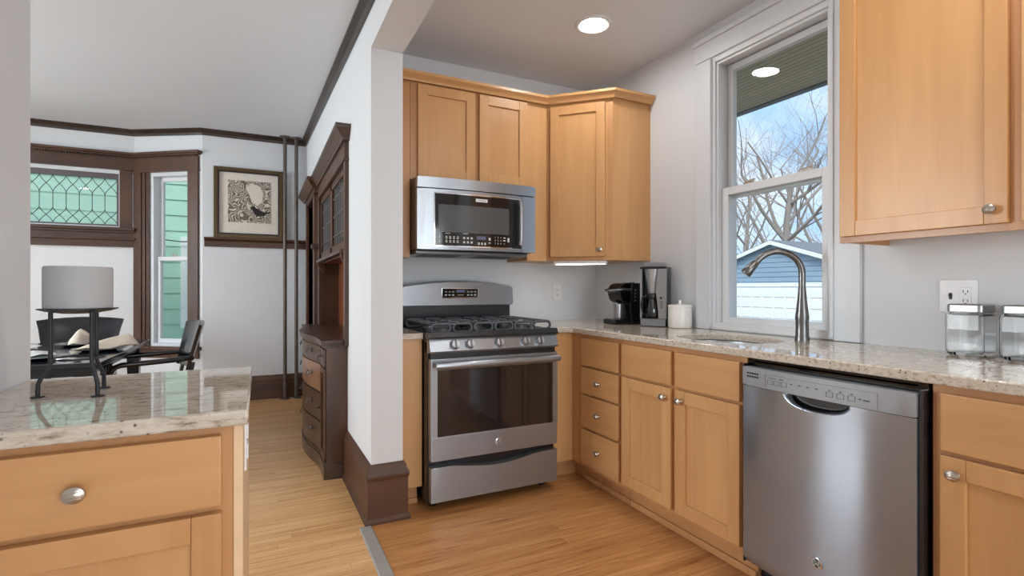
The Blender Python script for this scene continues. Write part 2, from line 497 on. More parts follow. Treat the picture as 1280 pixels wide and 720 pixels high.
# ------------------------------------------------------------------ mesh helpers
def frame4(b, lo, hi, st, top, bot, ax, d0, d1, bev=0.002):
    """rectangular frame: stiles full height, rails between them; ax is the axis across (0 x, 1 y), d0..d1 the depth range"""
    def bx(a0, a1, z0, z1):
        if ax == 0: b.box((a0, d0, z0), (a1, d1, z1), bev)
        else: b.box((d0, a0, z0), (d1, a1, z1), bev)
    bx(lo[0], lo[0] + st, lo[1], hi[1]); bx(hi[0] - st, hi[0], lo[1], hi[1])
    if top: bx(lo[0] + st, hi[0] - st, hi[1] - top, hi[1])
    if bot: bx(lo[0] + st, hi[0] - st, lo[1], lo[1] + bot)
class MB:
    """collects shapes in one bmesh; mx maps authoring space to world"""
    def __init__(self, mx=None):
        self.bm = bmesh.new()
        self.mx = mx or Matrix.Identity(4)
        self.smooth = 30
    def _add(self, verts, faces):
        vs_ = [self.bm.verts.new(self.mx @ Vector(v)) for v in verts]
        fs = []
        for f in faces:
            try:
                fs.append(self.bm.faces.new([vs_[i] for i in f]))
            except ValueError:
                pass
        return vs_, fs
    def box(self, a, b, bev=0.0, seg=2):
        x0, x1 = sorted((a[0], b[0])); y0, y1 = sorted((a[1], b[1])); z0, z1 = sorted((a[2], b[2]))
        v = [(x0, y0, z0), (x1, y0, z0), (x1, y1, z0), (x0, y1, z0), (x0, y0, z1), (x1, y0, z1), (x1, y1, z1), (x0, y1, z1)]
        f = [(0, 3, 2, 1), (4, 5, 6, 7), (0, 1, 5, 4), (1, 2, 6, 5), (2, 3, 7, 6), (3, 0, 4, 7)]
        vs_, fs = self._add(v, f)
        if bev > 0:
            bev = min(bev, 0.45 * min(x1 - x0, y1 - y0, z1 - z0))
            es = set(e for fc in fs for e in fc.edges)
            bmesh.ops.bevel(self.bm, geom=list(es), offset=bev, segments=seg, affect='EDGES', profile=0.5)
        return self
    def prism(self, poly, z0, z1, axis=2, bev=0.0, seg=2):
        """extrude a 2D polygon along an axis (axis 2: poly is xy; 1: poly is xz; 0: poly is yz)"""
        def P(p, h):
            return {2: (p[0], p[1], h), 1: (p[0], h, p[1]), 0: (h, p[0], p[1])}[axis]
        n = len(poly)
        v = [P(p, z0) for p in poly] + [P(p, z1) for p in poly]
        f = [tuple(range(n))[::-1], tuple(range(n, 2 * n))] + [(i, (i + 1) % n, n + (i + 1) % n, n + i) for i in range(n)]
        vs_, fs = self._add(v, f)
        if bev > 0:
            es = set(e for fc in fs[:2] for e in fc.edges)
            bmesh.ops.bevel(self.bm, geom=list(es), offset=bev, segments=seg, affect='EDGES', profile=0.5)
        return self
    def lathe(self, prof, seg=32, c=(0, 0, 0), axis='z', cap=True):
        """profile of (radius, height) revolved"""
        v, f = [], []
        n = len(prof)
        for i in range(seg):
            a = 2 * PI * i / seg
            for r, h in prof:
                x, y, z = r * math.cos(a), r * math.sin(a), h
                if axis == 'y': x, y, z = x, z, y
                elif axis == 'x': x, y, z = z, x, y
                v.append((c[0] + x, c[1] + y, c[2] + z))
        for i in range(seg):
            j = (i + 1) % seg
            for k in range(n - 1):
                f.append((i * n + k, j * n + k, j * n + k + 1, i * n + k + 1))
        if cap:
            if prof[0][0] > 1e-6: f.append(tuple(i * n for i in range(seg))[::-1])
            if prof[-1][0] > 1e-6: f.append(tuple(i * n + n - 1 for i in range(seg)))
        self._add(v, f)
        return self
    def tube(self, pts, r, seg=8, closed=False, cap=True):
        pts = [Vector(p) for p in pts]
        n = len(pts)
        rs = r if isinstance(r, (list, tuple)) else [r] * n
        v, f = [], []
        up = None
        for i in range(n):
            if closed:
                t = (pts[(i + 1) % n] - pts[i - 1])
            else:
                t = pts[min(i + 1, n - 1)] - pts[max(i - 1, 0)]
            t.normalize()
            if up is None:
                up = Vector((0, 0, 1)) if abs(t.z) < 0.9 else Vector((1, 0, 0))
            s = t.cross(up)
            if s.length < 1e-6: s = t.orthogonal()
            s.normalize()
            u = s.cross(t).normalized()
            up = u
            for k in range(seg):
                a = 2 * PI * k / seg
                v.append(pts[i] + (s * math.cos(a) + u * math.sin(a)) * rs[i])
        m_ = n if closed else n - 1
        for i in range(m_):
            j = (i + 1) % n
            for k in range(seg):
                l = (k + 1) % seg
                f.append((i * seg + k, i * seg + l, j * seg + l, j * seg + k))
        if not closed and cap:
            f.append(tuple(range(seg))[::-1])
            f.append(tuple((n - 1) * seg + k for k in range(seg)))
        self._add(v, f)
        return self
    def loft(self, rings, cap=True, closed=True):
        n = len(rings[0])
        v = [p for rg in rings for p in rg]
        f = []
        for i in range(len(rings) - 1):
            for k in range(n if closed else n - 1):
                l = (k + 1) % n
                f.append((i * n + k, i * n + l, (i + 1) * n + l, (i + 1) * n + k))
        if cap and closed:
            f.append(tuple(range(n))[::-1])
            f.append(tuple((len(rings) - 1) * n + k for k in range(n)))
        self._add(v, f)
        return self
    def sweep(self, prof, path, closed=False, up=(0, 0, 1)):
        """profile (out, up) swept along a path of points in plan with mitred corners; out is to the right of travel"""
        path = [Vector(p) for p in path]
        n = len(path)
        rings = []
        U = Vector(up)
        for i in range(n):
            d0 = (path[i] - path[i - 1]).normalized() if (i > 0 or closed) else (path[1] - path[0]).normalized()
            d1 = (path[(i + 1) % n] - path[i]).normalized() if (i < n - 1 or closed) else d0
            n0 = d0.cross(U).normalized(); n1 = d1.cross(U).normalized()
            b = (n0 + n1)
            b = b / max(1e-6, b.dot(n0)) if b.length > 1e-6 else n0
            rings.append([path[i] + b * p[0] + U * p[1] for p in prof])
        if closed:
            rings.append(rings[0])
        self.loft(rings, cap=not closed)
        return self
    def text(self, s, mx, size, depth=0.0005, mat_world=True):
        cu = bpy.data.curves.new('lettering', 'FONT')
        cu.body = s
        cu.size = size
        cu.extrude = depth
        cu.align_x = 'CENTER'; cu.align_y = 'CENTER'
        cu.resolution_u = 3
        ob = bpy.data.objects.new('lettering_tmp', cu)
        col.objects.link(ob)
        me = bpy.data.meshes.new_from_object(ob)
        me.transform(self.mx @ mx)
        self.bm.from_mesh(me)
        bpy.data.objects.remove(ob); bpy.data.curves.remove(cu); bpy.data.meshes.remove(me)
        return self

WM = {}
def build(name, mb, mat, parent=None, label=None, local=False, smooth=30, recalc=True):
    bm = mb.bm
    if recalc:
        bmesh.ops.recalc_face_normals(bm, faces=bm.faces[:])
    if parent is not None and not local:
        bm.transform(WM[parent.name].inverted())
    me = bpy.data.meshes.new(name)
    bm.to_mesh(me)
    bm.free()
    me.shade_smooth()
    me.set_sharp_from_angle(angle=R(smooth))
    me.materials.append(mat)
    o = bpy.data.objects.new(name, me)
    col.objects.link(o)
    if smooth <= 45 and len(me.polygons) < 4000:
        wnm = o.modifiers.new('weighted_normals', 'WEIGHTED_NORMAL'); wnm.keep_sharp = True; wnm.weight = 80
    if parent is not None:
        o.parent = parent
        WM[o.name] = WM[parent.name]
    else:
        WM[o.name] = Matrix.Identity(4)
    if label: o['label'] = label
    return o
def thing(name, label, cat, loc=(0, 0, 0), rz=0.0, group=None):
    o = bpy.data.objects.new(name, None)
    o.empty_display_size = 0.05
    o.location = loc
    o.rotation_euler = (0, 0, rz)
    col.objects.link(o)
    WM[o.name] = Matrix.Translation(loc) @ Matrix.Rotation(rz, 4, 'Z')
    o['label'] = label; o['category'] = cat
    if group: o['group'] = group
    return o
def tag(o, label, cat, group=None):
    o['label'] = label; o['category'] = cat
    if group: o['group'] = group
    return o
def struct(name, mb, mat, parent=None, smooth=30):
    o = build(name, mb, mat, parent, smooth=smooth)
    if parent is None: o['kind'] = 'structure'
    return o
def dup(root, loc, rz, label=None, group=None):
    r = root.copy(); col.objects.link(r)
    r.location = loc; r.rotation_euler = (0, 0, rz)
    WM[r.name] = Matrix.Translation(loc) @ Matrix.Rotation(rz, 4, 'Z')
    if label: r['label'] = label
    if group: r['group'] = group
    for ch in list(root.children):
        c = ch.copy(); col.objects.link(c); c.parent = r
        for g in ch.children:
            d = g.copy(); col.objects.link(d); d.parent = c
    return r
def uvn(O, U, Nn):
    """frame: u along the face, v up, n outward"""
    U = Vector(U).normalized(); Nn = Vector(Nn).normalized(); V = Vector((0, 0, 1))
    m_ = Matrix.Identity(4)
    for i in range(3):
        m_[i][0] = U[i]; m_[i][1] = V[i]; m_[i][2] = Nn[i]; m_[i][3] = O[i]
    return m_

# ================================================================== SETTING
XW, YW = 2.315, 3.243          # kitchen right wall and back wall
ZC = 2.645                     # kitchen ceiling
def dz(y):                     # the old dining ceiling rises towards the bay
    return 2.565 if y < 2.4 else 2.565 + (y - 2.4) * 0.046
def px(y):                     # dining face of the partition
    return 0.487 - 0.0125 * max(0, y - 2.55)

b = MB(); b.box((0.455, -2.5, -0.1), (2.6, 3.4, 0)); struct('floor', b, M['kfloor'])
b = MB(); b.box((-4.1, -2.5, -0.1), (0.455, 7.2, 0)); b.box((0.455, 3.4, -0.1), (1.2, 7.2, 0)); struct('floor_dining', b, M['dfloor'])
b = MB(); b.box((0.565, -2.5, ZC), (2.6, 3.4, ZC + 0.12)); struct('ceiling', b, M['ceil'])
b = MB()
prof = [(-2.5, dz(0)), (2.4, dz(0)), (7.2, dz(7.2)), (7.2, 3.1), (-2.5, 3.1)]
b.prism(prof, -4.1, 0.56, axis=0); struct('ceiling_dining', b, M['ceil'])

# right wall with the window opening (Y 1.41..2.12, z .955..2.462)
WY0, WY1, WZ0, WZ1 = 1.415, 2.118, 0.93, 2.455
b = MB(); T = 0.20
b.box((XW, -2.5, 0), (XW + T, WY0, ZC)); b.box((XW, WY1, 0), (XW + T, YW + 0.1, ZC))
b.box((XW, WY0, 0), (XW + T, WY1, WZ0)); b.box((XW, WY0, WZ1), (XW + T, WY1, ZC))
struct('wall_right', b, M['wall'])
b = MB(); b.box((0.5, YW, 0), (XW, YW + 0.1, ZC)); struct('wall_back', b, M['wall'])
# partition between kitchen and dining, pierced for the hutch and the door
HY0, HY1 = 3.235, 4.765
DY0, DY1 = 4.93, 5.62
b = MB()
b.prism([(px(2.55), 2.55), (0.643, 2.55), (0.643, YW), (0.643, HY0), (px(HY0), HY0)], 0, 2.75)
b.prism([(px(HY0), HY0), (0.643, HY0), (0.643, HY1), (px(HY1), HY1)], 2.02, 2.75)
b.prism([(px(HY1), HY1), (0.643, HY1), (0.643, DY0), (px(DY0), DY0)], 0, 2.75)
b.prism([(px(DY0), DY0), (0.643, DY0), (0.643, DY1), (px(DY1), DY1)], 1.98, 2.75)
b.prism([(px(DY1), DY1), (0.643, DY1), (0.643, 6.0), (px(6.0), 6.0)], 0, 2.75)
struct('wall_partition', b, M['wall'])
b = MB(); b.box((0.487, -2.5, 2.327), (0.643, 2.55, 2.75)); struct('wall_header', b, M['wall'])
# left kitchen wall that ends beside the peninsula; near wall of the dining room
b = MB(); b.box((-0.68, -2.5, 0), (-0.533, 1.738, 2.7)); struct('wall_left', b, M['wall'])
b = MB(); b.box((-4.0, 1.62, 0), (-0.68, 1.738, 2.7)); struct('wall_dining_near', b, M['wall'])
# wall behind the camera with an unseen glazed door added to let light in
b = MB()
b.box((-0.68, -2.5, 0), (0.2, -2.38, ZC)); b.box((1.9, -2.5, 0), (2.5, -2.38, ZC)); b.box((0.2, -2.5, 2.2), (1.9, -2.38, ZC))
struct('wall_front', b, M['wall'])
f = MB()
for x0, x1 in ((0.2, 0.27), (1.015, 1.085), (1.83, 1.9)): f.box((x0, -2.47, 0.0), (x1, -2.41, 2.2))
for z0, z1 in ((0, 0.12), (2.1, 2.2)): f.box((0.2, -2.47, z0), (1.9, -2.41, z1))
dr = struct('added_door_1', f, M['white'])
g = MB(); g.box((0.27, -2.445, 0.12), (1.015, -2.435, 2.1)); g.box((1.085, -2.445, 0.12), (1.83, -2.435, 2.1)); build('pane', g, M['glass'], dr)
# dining outer walls
b = MB()
b.box((-4.0, 1.62, 0), (-3.88, 2.9, 2.8)); b.box((-4.0, 4.7, 0), (-3.88, 6.0, 2.8)); b.box((-4.0, 2.9, 0), (-3.88, 4.7, 0.75)); b.box((-4.0, 2.9, 2.45), (-3.88, 4.7, 2.8))
struct('wall_dining_left', b, M['wall'])
f = MB()
for y0, y1 in ((2.9, 2.96), (3.77, 3.83), (4.64, 4.7)): f.box((-3.98, y0, 0.75), (-3.9, y1, 2.45))
for z0, z1 in ((0.75, 0.82), (1.57, 1.62), (2.38, 2.45)): f.box((-3.98, 2.9, z0), (-3.9, 4.7, z1))
wn_ = struct('added_window_4', f, M['white'])  # unseen window added to bring light into the dining room
g = MB(); g.box((-3.945, 2.96, 0.82), (-3.935, 4.64, 2.38)); build('pane', g, M['glass'], wn_)
YF = 5.9
BA, BB = (-1.145, 6.35), (-0.512, YF)       # angled bay wall, inner face
BC = (-2.85, 6.35); BD = (-3.483, YF)
b = MB(); b.box((-0.512, YF, 0), (0.643, YF + 0.13, 2.85)); b.box((-4.0, YF, 0), (-3.483, YF + 0.13, 2.85)); struct('wall_far', b, M['wall'])
# bay centre wall with the leaded window opening
LX0, LX1, LZ0, LZ1 = -2.73, -1.262, 1.76, 2.305
b = MB()
b.box((-3.0, 6.35, 0), (LX0, 6.5, 2.85)); b.box((LX1, 6.35, 0), (-1.0, 6.5, 2.85))
b.box((LX0, 6.35, 0), (LX1, 6.5, LZ0)); b.box((LX0, 6.35, LZ1), (LX1, 6.5, 2.85))
struct('wall_bay_centre', b, M['wall'])
# angled bay walls with narrow sash windows: u along wall from centre wall outward
def angled(A, B, nm, sgn):
    U = Vector((B[0] - A[0], B[1] - A[1], 0)); ln = U.length; U.normalize()
    Nn = Vector((U.y, -U.x, 0)) * sgn
    return uvn((A[0], A[1], 0), U, Nn), ln
FA, AL = angled(BA, BB, 'r', 1)
FL, _ = angled(BC, BD, 'l', -1)
S0, S1, SZ0, SZ1 = 0.178, 0.628, 0.565, 2.312
for fr, nm in ((FA, 'wall_bay_right'), (FL, 'wall_bay_left')):
    b = MB(fr)
    b.box((-0.05, 0, -0.13), (S0, 2.85, 0)); b.box((S1, 0, -0.13), (AL + 0.0, 2.85, 0))
    b.box((S0, 0, -0.13), (S1, SZ0, 0)); b.box((S0, SZ1, -0.13), (S1, 2.85, 0))
    struct(nm, b, M['wall'])

# ------------------------------------------------------------------ crown, rail and baseboards of the dining room
crown = [(0.0, -0.062), (0.012, -0.062), (0.018, -0.05), (0.018, -0.038), (0.032, -0.022), (0.045, -0.012), (0.045, 0.03), (0.0, 0.03)]
b = MB()
pth = [(px(-2.4), -2.4, dz(0)), (px(2.4), 2.4, dz(2.4)), (px(5.9), 5.9, dz(5.9)), (-0.512, 5.9, dz(5.9)), (-1.145, 6.35, dz(6.35)), (-2.85, 6.35, dz(6.35)), (-3.483, 5.9, dz(5.9)), (-3.88, 5.9, dz(5.9))]
pth = [(p[0], p[1], p[2] - 0.0) for p in pth]
b.sweep([(-p[0], p[1]) for p in crown], pth); struct('trim_1', b, M['crown'])
basep = [(0, 0), (0.022, 0), (0.022, 0.185), (0.026, 0.19), (0.026, 0.2), (0.016, 0.215), (0.012, 0.235), (0.0, 0.245)]
b = MB(); b.sweep([(-p[0], p[1]) for p in basep], [(px(5.75), 5.9, 0), (-0.512, 5.9, 0), (-1.145, 6.35, 0), (-2.85, 6.35, 0), (-3.483, 5.9, 0), (-3.88, 5.9, 0)])
struct('baseboard_far', b, M['dark_x'])
# tall baseboard wrapping the end of the partition
b = MB()
bp = [(0, 0), (0.034, 0), (0.034, 0.012), (0.024, 0.024), (0.022, 0.028), (0.022, 0.205), (0.024, 0.21), (0.028, 0.225), (0.026, 0.24), (0.017, 0.252), (0.014, 0.272), (0.006, 0.283), (0.0, 0.285)]
b.sweep([(p[0], p[1]) for p in bp], [(px(3.235), 3.235, 0), (px(2.55), 2.55, 0), (0.643, 2.55, 0), (0.643, 2.60, 0)])
struct('baseboard_partition', b, M['dark_base'])
# plate rail on the far wall
b = MB()
rl = [(0, 0), (0.016, 0), (0.016, 0.055), (0.03, 0.066), (0.052, 0.075), (0.055, 0.08), (0.055, 0.092), (0, 0.092)]
b.sweep([(-p[0], p[1]) for p in rl], [(px(5.9), 5.9, 1.562), (-0.495, 5.9, 1.562)])
struct('trim_2', b, M['dark_x'])
# metal threshold where the two floors meet
b = MB(); b.prism([(0.424, 0.0), (0.484, 0.0), (0.478, 0.006), (0.43, 0.006)], -2.38, 2.512, axis=1)
o = build('threshold_strip', b, M['strip']); tag(o, 'grey metal transition strip between kitchen laminate and oak dining floor', 'threshold strip')

# ------------------------------------------------------------------ kitchen window (wall right): u = -y direction
b = MB()
for y0, y1 in ((1.303, WY0), (WY1, 2.222)):
    b.box((XW - 0.022, y0, 0.915), (XW, y1, 2.455), 0.004)
b.box((XW - 0.026, 1.298, 2.455), (XW, 2.227, 2.555), 0.004)
for y0, y1 in ((1.413, 1.428), (2.105, 2.12)): b.box((XW - 0.03, y0, 0.93), (XW - 0.0, y1, 2.45), 0.003)
b.box((XW - 0.036, 1.285, 2.555), (XW, 2.24, 2.585), 0.006)
w1 = struct('window_1', b, M['white'])
f = MB()        # vinyl main frame
frame4(f, (WY0, WZ0 - 0.012), (WY1, WZ1), 0.03, 0.03, 0.04, 1, XW - 0.012, XW + 0.15)
frame4(f, (WY0 + 0.03, WZ0 + 0.028), (WY1 - 0.03, WZ1 - 0.03), 0.012, 0.014, 0, 1, XW + 0.002, XW + 0.028)
build('window_frame', f, M['vinyl'], w1)
def sash(nm, x0, x1, y0, y1, z0, z1, st, tr, br_, par):
    s = MB()
    frame4(s, (y0, z0), (y1, z1), st, tr, br_, 1, x0, x1)
    o = build(nm, s, M['vinyl'], par)
    g = MB(); xm = (x0 + x1) / 2
    g.box((xm - 0.009, y0 + st, z0 + br_), (xm + 0.009, y1 - st, z1 - tr)); build('pane', g, M['glass'], o)
    return o
sash('lower_sash', XW + 0.03, XW + 0.065, WY0 + 0.034, WY1 - 0.034, WZ0 + 0.012, 1.712, 0.052, 0.042, 0.046, w1)
us = sash('upper_sash', XW + 0.085, XW + 0.12, WY0 + 0.034, WY1 - 0.034, 1.66, 2.418, 0.034, 0.034, 0.034, w1)
for yy in (1.58, 1.9):
    l = MB(); l.box((XW + 0.03, yy - 0.03, 1.712), (XW + 0.062, yy + 0.03, 1.72), 0.002)
    l.tube([(XW + 0.045, yy - 0.028, 1.73), (XW + 0.045, yy + 0.03, 1.724)], 0.006, 6); build('sash_lock', l, M['nickel'], w1)

# ------------------------------------------------------------------ leaded window of the bay
b = MB()
b.box((-1.262, 6.326, 1.74), (-1.163, 6.35, 2.345), 0.003)
b.box((-2.83, 6.326, 1.74), (-2.73, 6.35, 2.345), 0.003)
b.box((-2.84, 6.322, 2.335), (-1.15, 6.35, 2.455), 0.003)
b.box((-2.84, 6.312, 2.33), (-1.148, 6.35, 2.345), 0.003)
b.box((-2.86, 6.30, 2.468), (-1.13, 6.35, 2.482), 0.003)
b.box((-2.87, 6.28, 2.482), (-1.118, 6.35, 2.505), 0.004)
x = -2.82
while x < -1.15:                     # dentil row under the cap
    b.box((x, 6.31, 2.452), (x + 0.011, 6.35, 2.468)); x += 0.02
b.box((-2.86, 6.285, 1.722), (-1.13, 6.35, 1.752), 0.005); b.box((-2.85, 6.305, 1.70), (-1.14, 6.35, 1.722), 0.003)
b.box((-2.85, 6.322, 1.645), (-1.14, 6.35, 1.70), 0.002); b.box((-2.86, 6.296, 1.628), (-1.13, 6.35, 1.648), 0.004)
b.box((-2.85, 6.32, 1.56), (-1.15, 6.35, 1.628), 0.003)
w2 = struct('window_2', b, M['dark_x'])
f = MB()
gx0, gx1, gz0, gz1 = -2.70, -1.29, 1.785, 2.245
frame4(f, (LX0, LZ0), (LX1, LZ1), 0.029, LZ1 - gz1, gz0 - LZ0, 0, 6.36, 6.41)
build('sash', f, M['lead_sash'], w2)
f = MB()
frame4(f, (LX0, LZ0), (LX1, LZ1), 0.008, 0.012, 0.008, 0, 6.345, 6.36, 0)
build('stop_bead', f, M['white'], w2)
g = MB(); g.box((gx0, 6.382, gz0), (gx1, 6.388, gz1)); build('pane', g, M['lead_glass'], w2)
b = MB(); p_ = 0.1005
xs = [gx1 - 0.1 - p_ * k for k in range(-1, 15)]
zt, zb = gz1 - 0.36 * (gz1 - gz0), gz0 + 0.32 * (gz1 - gz0)
for xx in xs:
    if gx0 < xx < gx1: b.tube([(xx, 6.38, zb), (xx, 6.38, zt)], 0.0032, 5)
    for (za, ze) in ((zt, gz1), (zb, gz0)):
        for s in (-1, 1):
            pts = []
            for k in range(15):
                t = k / 14.0
                e = t * t * (3 - 2 * t) * 0.75 + t * 0.25
                q = xx + s * p_ * e
                if gx0 < q < gx1: pts.append((q, 6.38, za + (ze - za) * t))
            if len(pts) > 1: b.tube(pts, 0.0032, 5)
build('lead_came', b, M['lead'], w2)

# ------------------------------------------------------------------ narrow sash windows of the bay
def narrow_window(fr, nm):
    b = MB(fr)
    b.box((0.012, SZ0 - 0.0, 0), (0.098, 2.315, 0.024), 0.003); b.box((S1, SZ0, 0), (0.742, 2.315, 0.024), 0.003)
    b.box((0.098, SZ0, -0.02), (S0, SZ1, 0.012), 0.003); b.box((0.128, SZ0, 0.0), (0.145, SZ1, 0.026), 0.005)
    b.box((0.0, 2.31, 0), (0.75, 2.325, 0.034), 0.003); b.box((0.005, 2.325, 0), (0.745, 2.46, 0.026), 0.003)
    b.box((-0.0, 2.47, 0), (0.765, 2.482, 0.05), 0.003); b.box((-0.01, 2.482, 0), (0.78, 2.505, 0.068), 0.004)
    x = 0.02
    while x < 0.74:
        b.box((x, 2.454, 0), (x + 0.011, 2.47, 0.04)); x += 0.02
    b.box((0.0, 0.535, 0), (0.77, 0.568, 0.055), 0.006); b.box((0.03, 0.45, 0), (0.745, 0.535, 0.022), 0.003)
    w = struct(nm, b, M['dark_z'])
    f = MB(fr)
    f.box((S0, SZ0, -0.13), (S0 + 0.035, SZ1, -0.012), 0.002); f.box((S1 - 0.03, SZ0, -0.13), (S1, SZ1, -0.012), 0.002)
    f.box((S0 + 0.035, SZ1 - 0.035, -0.13), (S1 - 0.03, SZ1, -0.012), 0.002); f.box((S0 + 0.035, SZ0, -0.13), (S1 - 0.03, SZ0 + 0.03, -0.012), 0.002)
    build('window_frame', f, M['white'], w)
    for nm2, z0, z1, n0 in (('lower_sash', SZ0 + 0.03, 1.468, -0.055), ('upper_sash', 1.425, SZ1 - 0.035, -0.09)):
        s = MB(fr); st = 0.035
        s.box((S0 + 0.035, z0, n0 - 0.03), (S0 + 0.035 + st, z1, n0), 0.002); s.box((S1 - 0.03 - st, z0, n0 - 0.03), (S1 - 0.03, z1, n0), 0.002)
        s.box((S0 + 0.035 + st, z1 - 0.04, n0 - 0.03), (S1 - 0.03 - st, z1, n0), 0.002); s.box((S0 + 0.035 + st, z0, n0 - 0.03), (S1 - 0.03 - st, z0 + 0.042, n0), 0.002)
        so = build(nm2, s, M['vinyl'], w)
        g = MB(fr); g.box((S0 + 0.06, z0 + 0.03, n0 - 0.02), (S1 - 0.055, z1 - 0.03, n0 - 0.012)); build('pane', g, M['glass'], so)
    l = MB(fr); l.box((0.375, 1.468, -0.085), (0.425, 1.482, -0.06), 0.003); l.tube([(0.37, 1.487, -0.07), (0.43, 1.487, -0.07)], 0.006, 6); build('sash_lock', l, M['nickel'], w)
narrow_window(FA, 'window_3')
narrow_window(FL, 'window_5')

# ================================================================== CABINETS
def shaker(root, F, u0, u1, v0, v1, n0, stile=0.058, rail=None, th=0.02, mats=('maple_z', 'maple_z'), name='door'):
    """five-piece door in a u,v,n frame; n0 is its back"""
    rail = rail or stile
    b = MB(F)
    b.box((u0, v0, n0), (u0 + stile, v1, n0 + th), 0.0025); b.box((u1 - stile, v0, n0), (u1, v1, n0 + th), 0.0025)
    b.box((u0 + stile, v1 - rail, n0), (u1 - stile, v1, n0 + th), 0.0025); b.box((u0 + stile, v0, n0), (u1 - stile, v0 + rail, n0 + th), 0.0025)
    d_ = build(name, b, M[mats[0]], root)
    p = MB(F); p.box((u0 + stile - 0.004, v0 + rail - 0.004, n0 + 0.002), (u1 - stile + 0.004, v1 - rail + 0.004, n0 + th - 0.011)); build('panel', p, M[mats[1]], d_)
    return d_
def slab(root, F, u0, u1, v0, v1, n0, th=0.02, mat='maple_x', name='drawer'):
    b = MB(F); b.box((u0, v0, n0), (u1, v1, n0 + th), 0.004); return build(name, b, M[mat], root)
def knob(par, F, u, v, n, r=0.0155, squash=1.0):
    """mushroom knob with a ribbed oval face"""
    b = MB(F)
    prof = [(0.0085, 0.0), (0.0065, 0.004), (0.005, 0.012), (r * 0.8, 0.015), (r, 0.0195), (r * 0.93, 0.0235), (r * 0.6, 0.0262), (0.0, 0.0275)]
    mm = MB(F @ Matrix.Translation((u, v, n)) @ Matrix.Diagonal((1.12, 0.98, 1, 1)))
    mm.lathe(prof, 28)
    for k in (-0.5, 0.0, 0.5):
        w = r * math.sqrt(1 - k * k) * 0.72
        mm.tube([(-w, k * r * 0.75, 0.0246), (0, k * r * 0.75, 0.0272), (w, k * r * 0.75, 0.0246)], 0.0012, 5)
    return build('knob', mm, M['nickel'], par)

# frames of the runs
FS = uvn((0, 2.938, 0), (1, 0, 0), (0, -1, 0))          # wall cabinets over the range: u = x
ZU0, ZU1 = 1.328, 2.365
# narrow wall cabinet left of the microwave
t = thing('wall_cabinet', 'narrow maple wall cabinet strip between white partition and steel microwave', 'cabinet', (0.72, 3.1, ZU0))
b = MB(); b.box((0.645, 2.94, ZU0), (0.783, YW - 0.001, ZU1)); build('body', b, M['frame_z'], t)
# cabinet over the microwave
t = thing('wall_cabinet', 'two-door maple wall cabinet directly above the steel microwave', 'cabinet', (1.17, 3.1, 1.79))
b = MB(); b.box((0.785, 2.94, 1.785), (1.553, YW - 0.001, ZU1)); build('body', b, M['frame_z'], t)
shaker(t, FS, 0.826, 1.186, 1.80, 2.345, 0.0); shaker(t, FS, 1.214, 1.548, 1.80, 2.345, 0.0)
# filler right of it
t = thing('filler_panel', 'narrow maple filler panel between microwave and diagonal corner cabinet', 'panel', (1.63, 3.1, ZU0))
b = MB(); b.box((1.555, 2.94, ZU0), (1.703, YW - 0.001, ZU1)); build('body', b, M['maple_z'], t)
# diagonal corner cabinet
t = thing('corner_wall_cabinet', 'tall diagonal maple corner wall cabinet with one door and knob', 'cabinet', (2.0, 2.95, ZU0))
XC, YC = XW - 0.001, YW - 0.001
P0, P1 = (1.705, 2.938), (2.010, 2.633)
b = MB(); b.prism([(1.705, YC), P0, P1, (XC, 2.633), (XC, YC)], ZU0, ZU1); build('body', b, M['maple_z'], t)
Ud = Vector((P1[0] - P0[0], P1[1] - P0[1], 0)); DL = Ud.length
FD = uvn((P0[0], P0[1], 0), Ud, (-1, -1, 0))
b = MB(FD); b.box((DL - 0.03, ZU0, -0.0), (DL, ZU1 - 0.02, 0.004)); b.box((0.0, ZU0, 0), (0.022, ZU1 - 0.02, 0.004)); b.box((0.022, ZU0, 0), (DL - 0.03, ZU0 + 0.02, 0.004)); build('face_frame', b, M['frame_z'], t)
d_ = shaker(t, FD, 0.026, DL - 0.048, 1.352, 2.335, 0.004); knob(d_, FD, DL - 0.078, 1.395, 0.024)
# cornice along the tops
b = MB()
cp = [(0.0, 0.0), (0.006, 0.0), (0.010, 0.012), (0.02, 0.022), (0.030, 0.03), (0.034, 0.034), (0.034, 0.05), (0.0, 0.05)]
b.sweep(cp, [(0.645, 2.918, ZU1 - 0.012), (1.705 - 0.008, 2.918, ZU1 - 0.012), (2.003, 2.612, ZU1 - 0.012), (XW - 0.002, 2.612, ZU1 - 0.012)])
o = build('cornice_moulding', b, M['maple_x']); tag(o, 'maple cornice moulding running along the tops of the corner wall cabinets', 'moulding')
# big wall cabinet right of the window
FR = uvn((2.01, 0, 0), (0, -1, 0), (-1, 0, 0))          # u = -y
t = thing('wall_cabinet', 'large maple wall cabinet right of the kitchen window', 'cabinet', (2.16, 0.8, 1.33))
b = MB()
b.box((2.031, 1.198, 1.324), (XC, 1.215, 2.44)); b.box((2.031, 0.26, 1.324), (XC, 0.28, 2.44)); b.box((2.031, 0.28, 1.345), (XC, 1.198, 1.36)); b.box((2.03, 0.28, 2.42), (XC, 1.198, 2.44)); b.box((XC - 0.01, 0.28, 1.36), (XC, 1.198, 2.42))
build('body', b, M['maple_y'], t)
b = MB(FR)
b.box((-1.216, 1.322, -0.02), (-1.185, 2.44, 0)); b.box((-0.735, 1.322, -0.02), (-0.66, 2.44, 0)); b.box((-0.30, 1.322, -0.02), (-0.26, 2.44, 0)); b.box((-1.185, 1.322, -0.02), (-0.735, 1.362, 0)); b.box((-0.66, 1.322, -0.02), (-0.3, 1.362, 0)); b.box((-1.185, 2.4, -0.02), (-0.735, 2.44, 0)); b.box((-0.66, 2.4, -0.02), (-0.3, 2.44, 0))
build('face_frame', b, M['frame_z'], t)
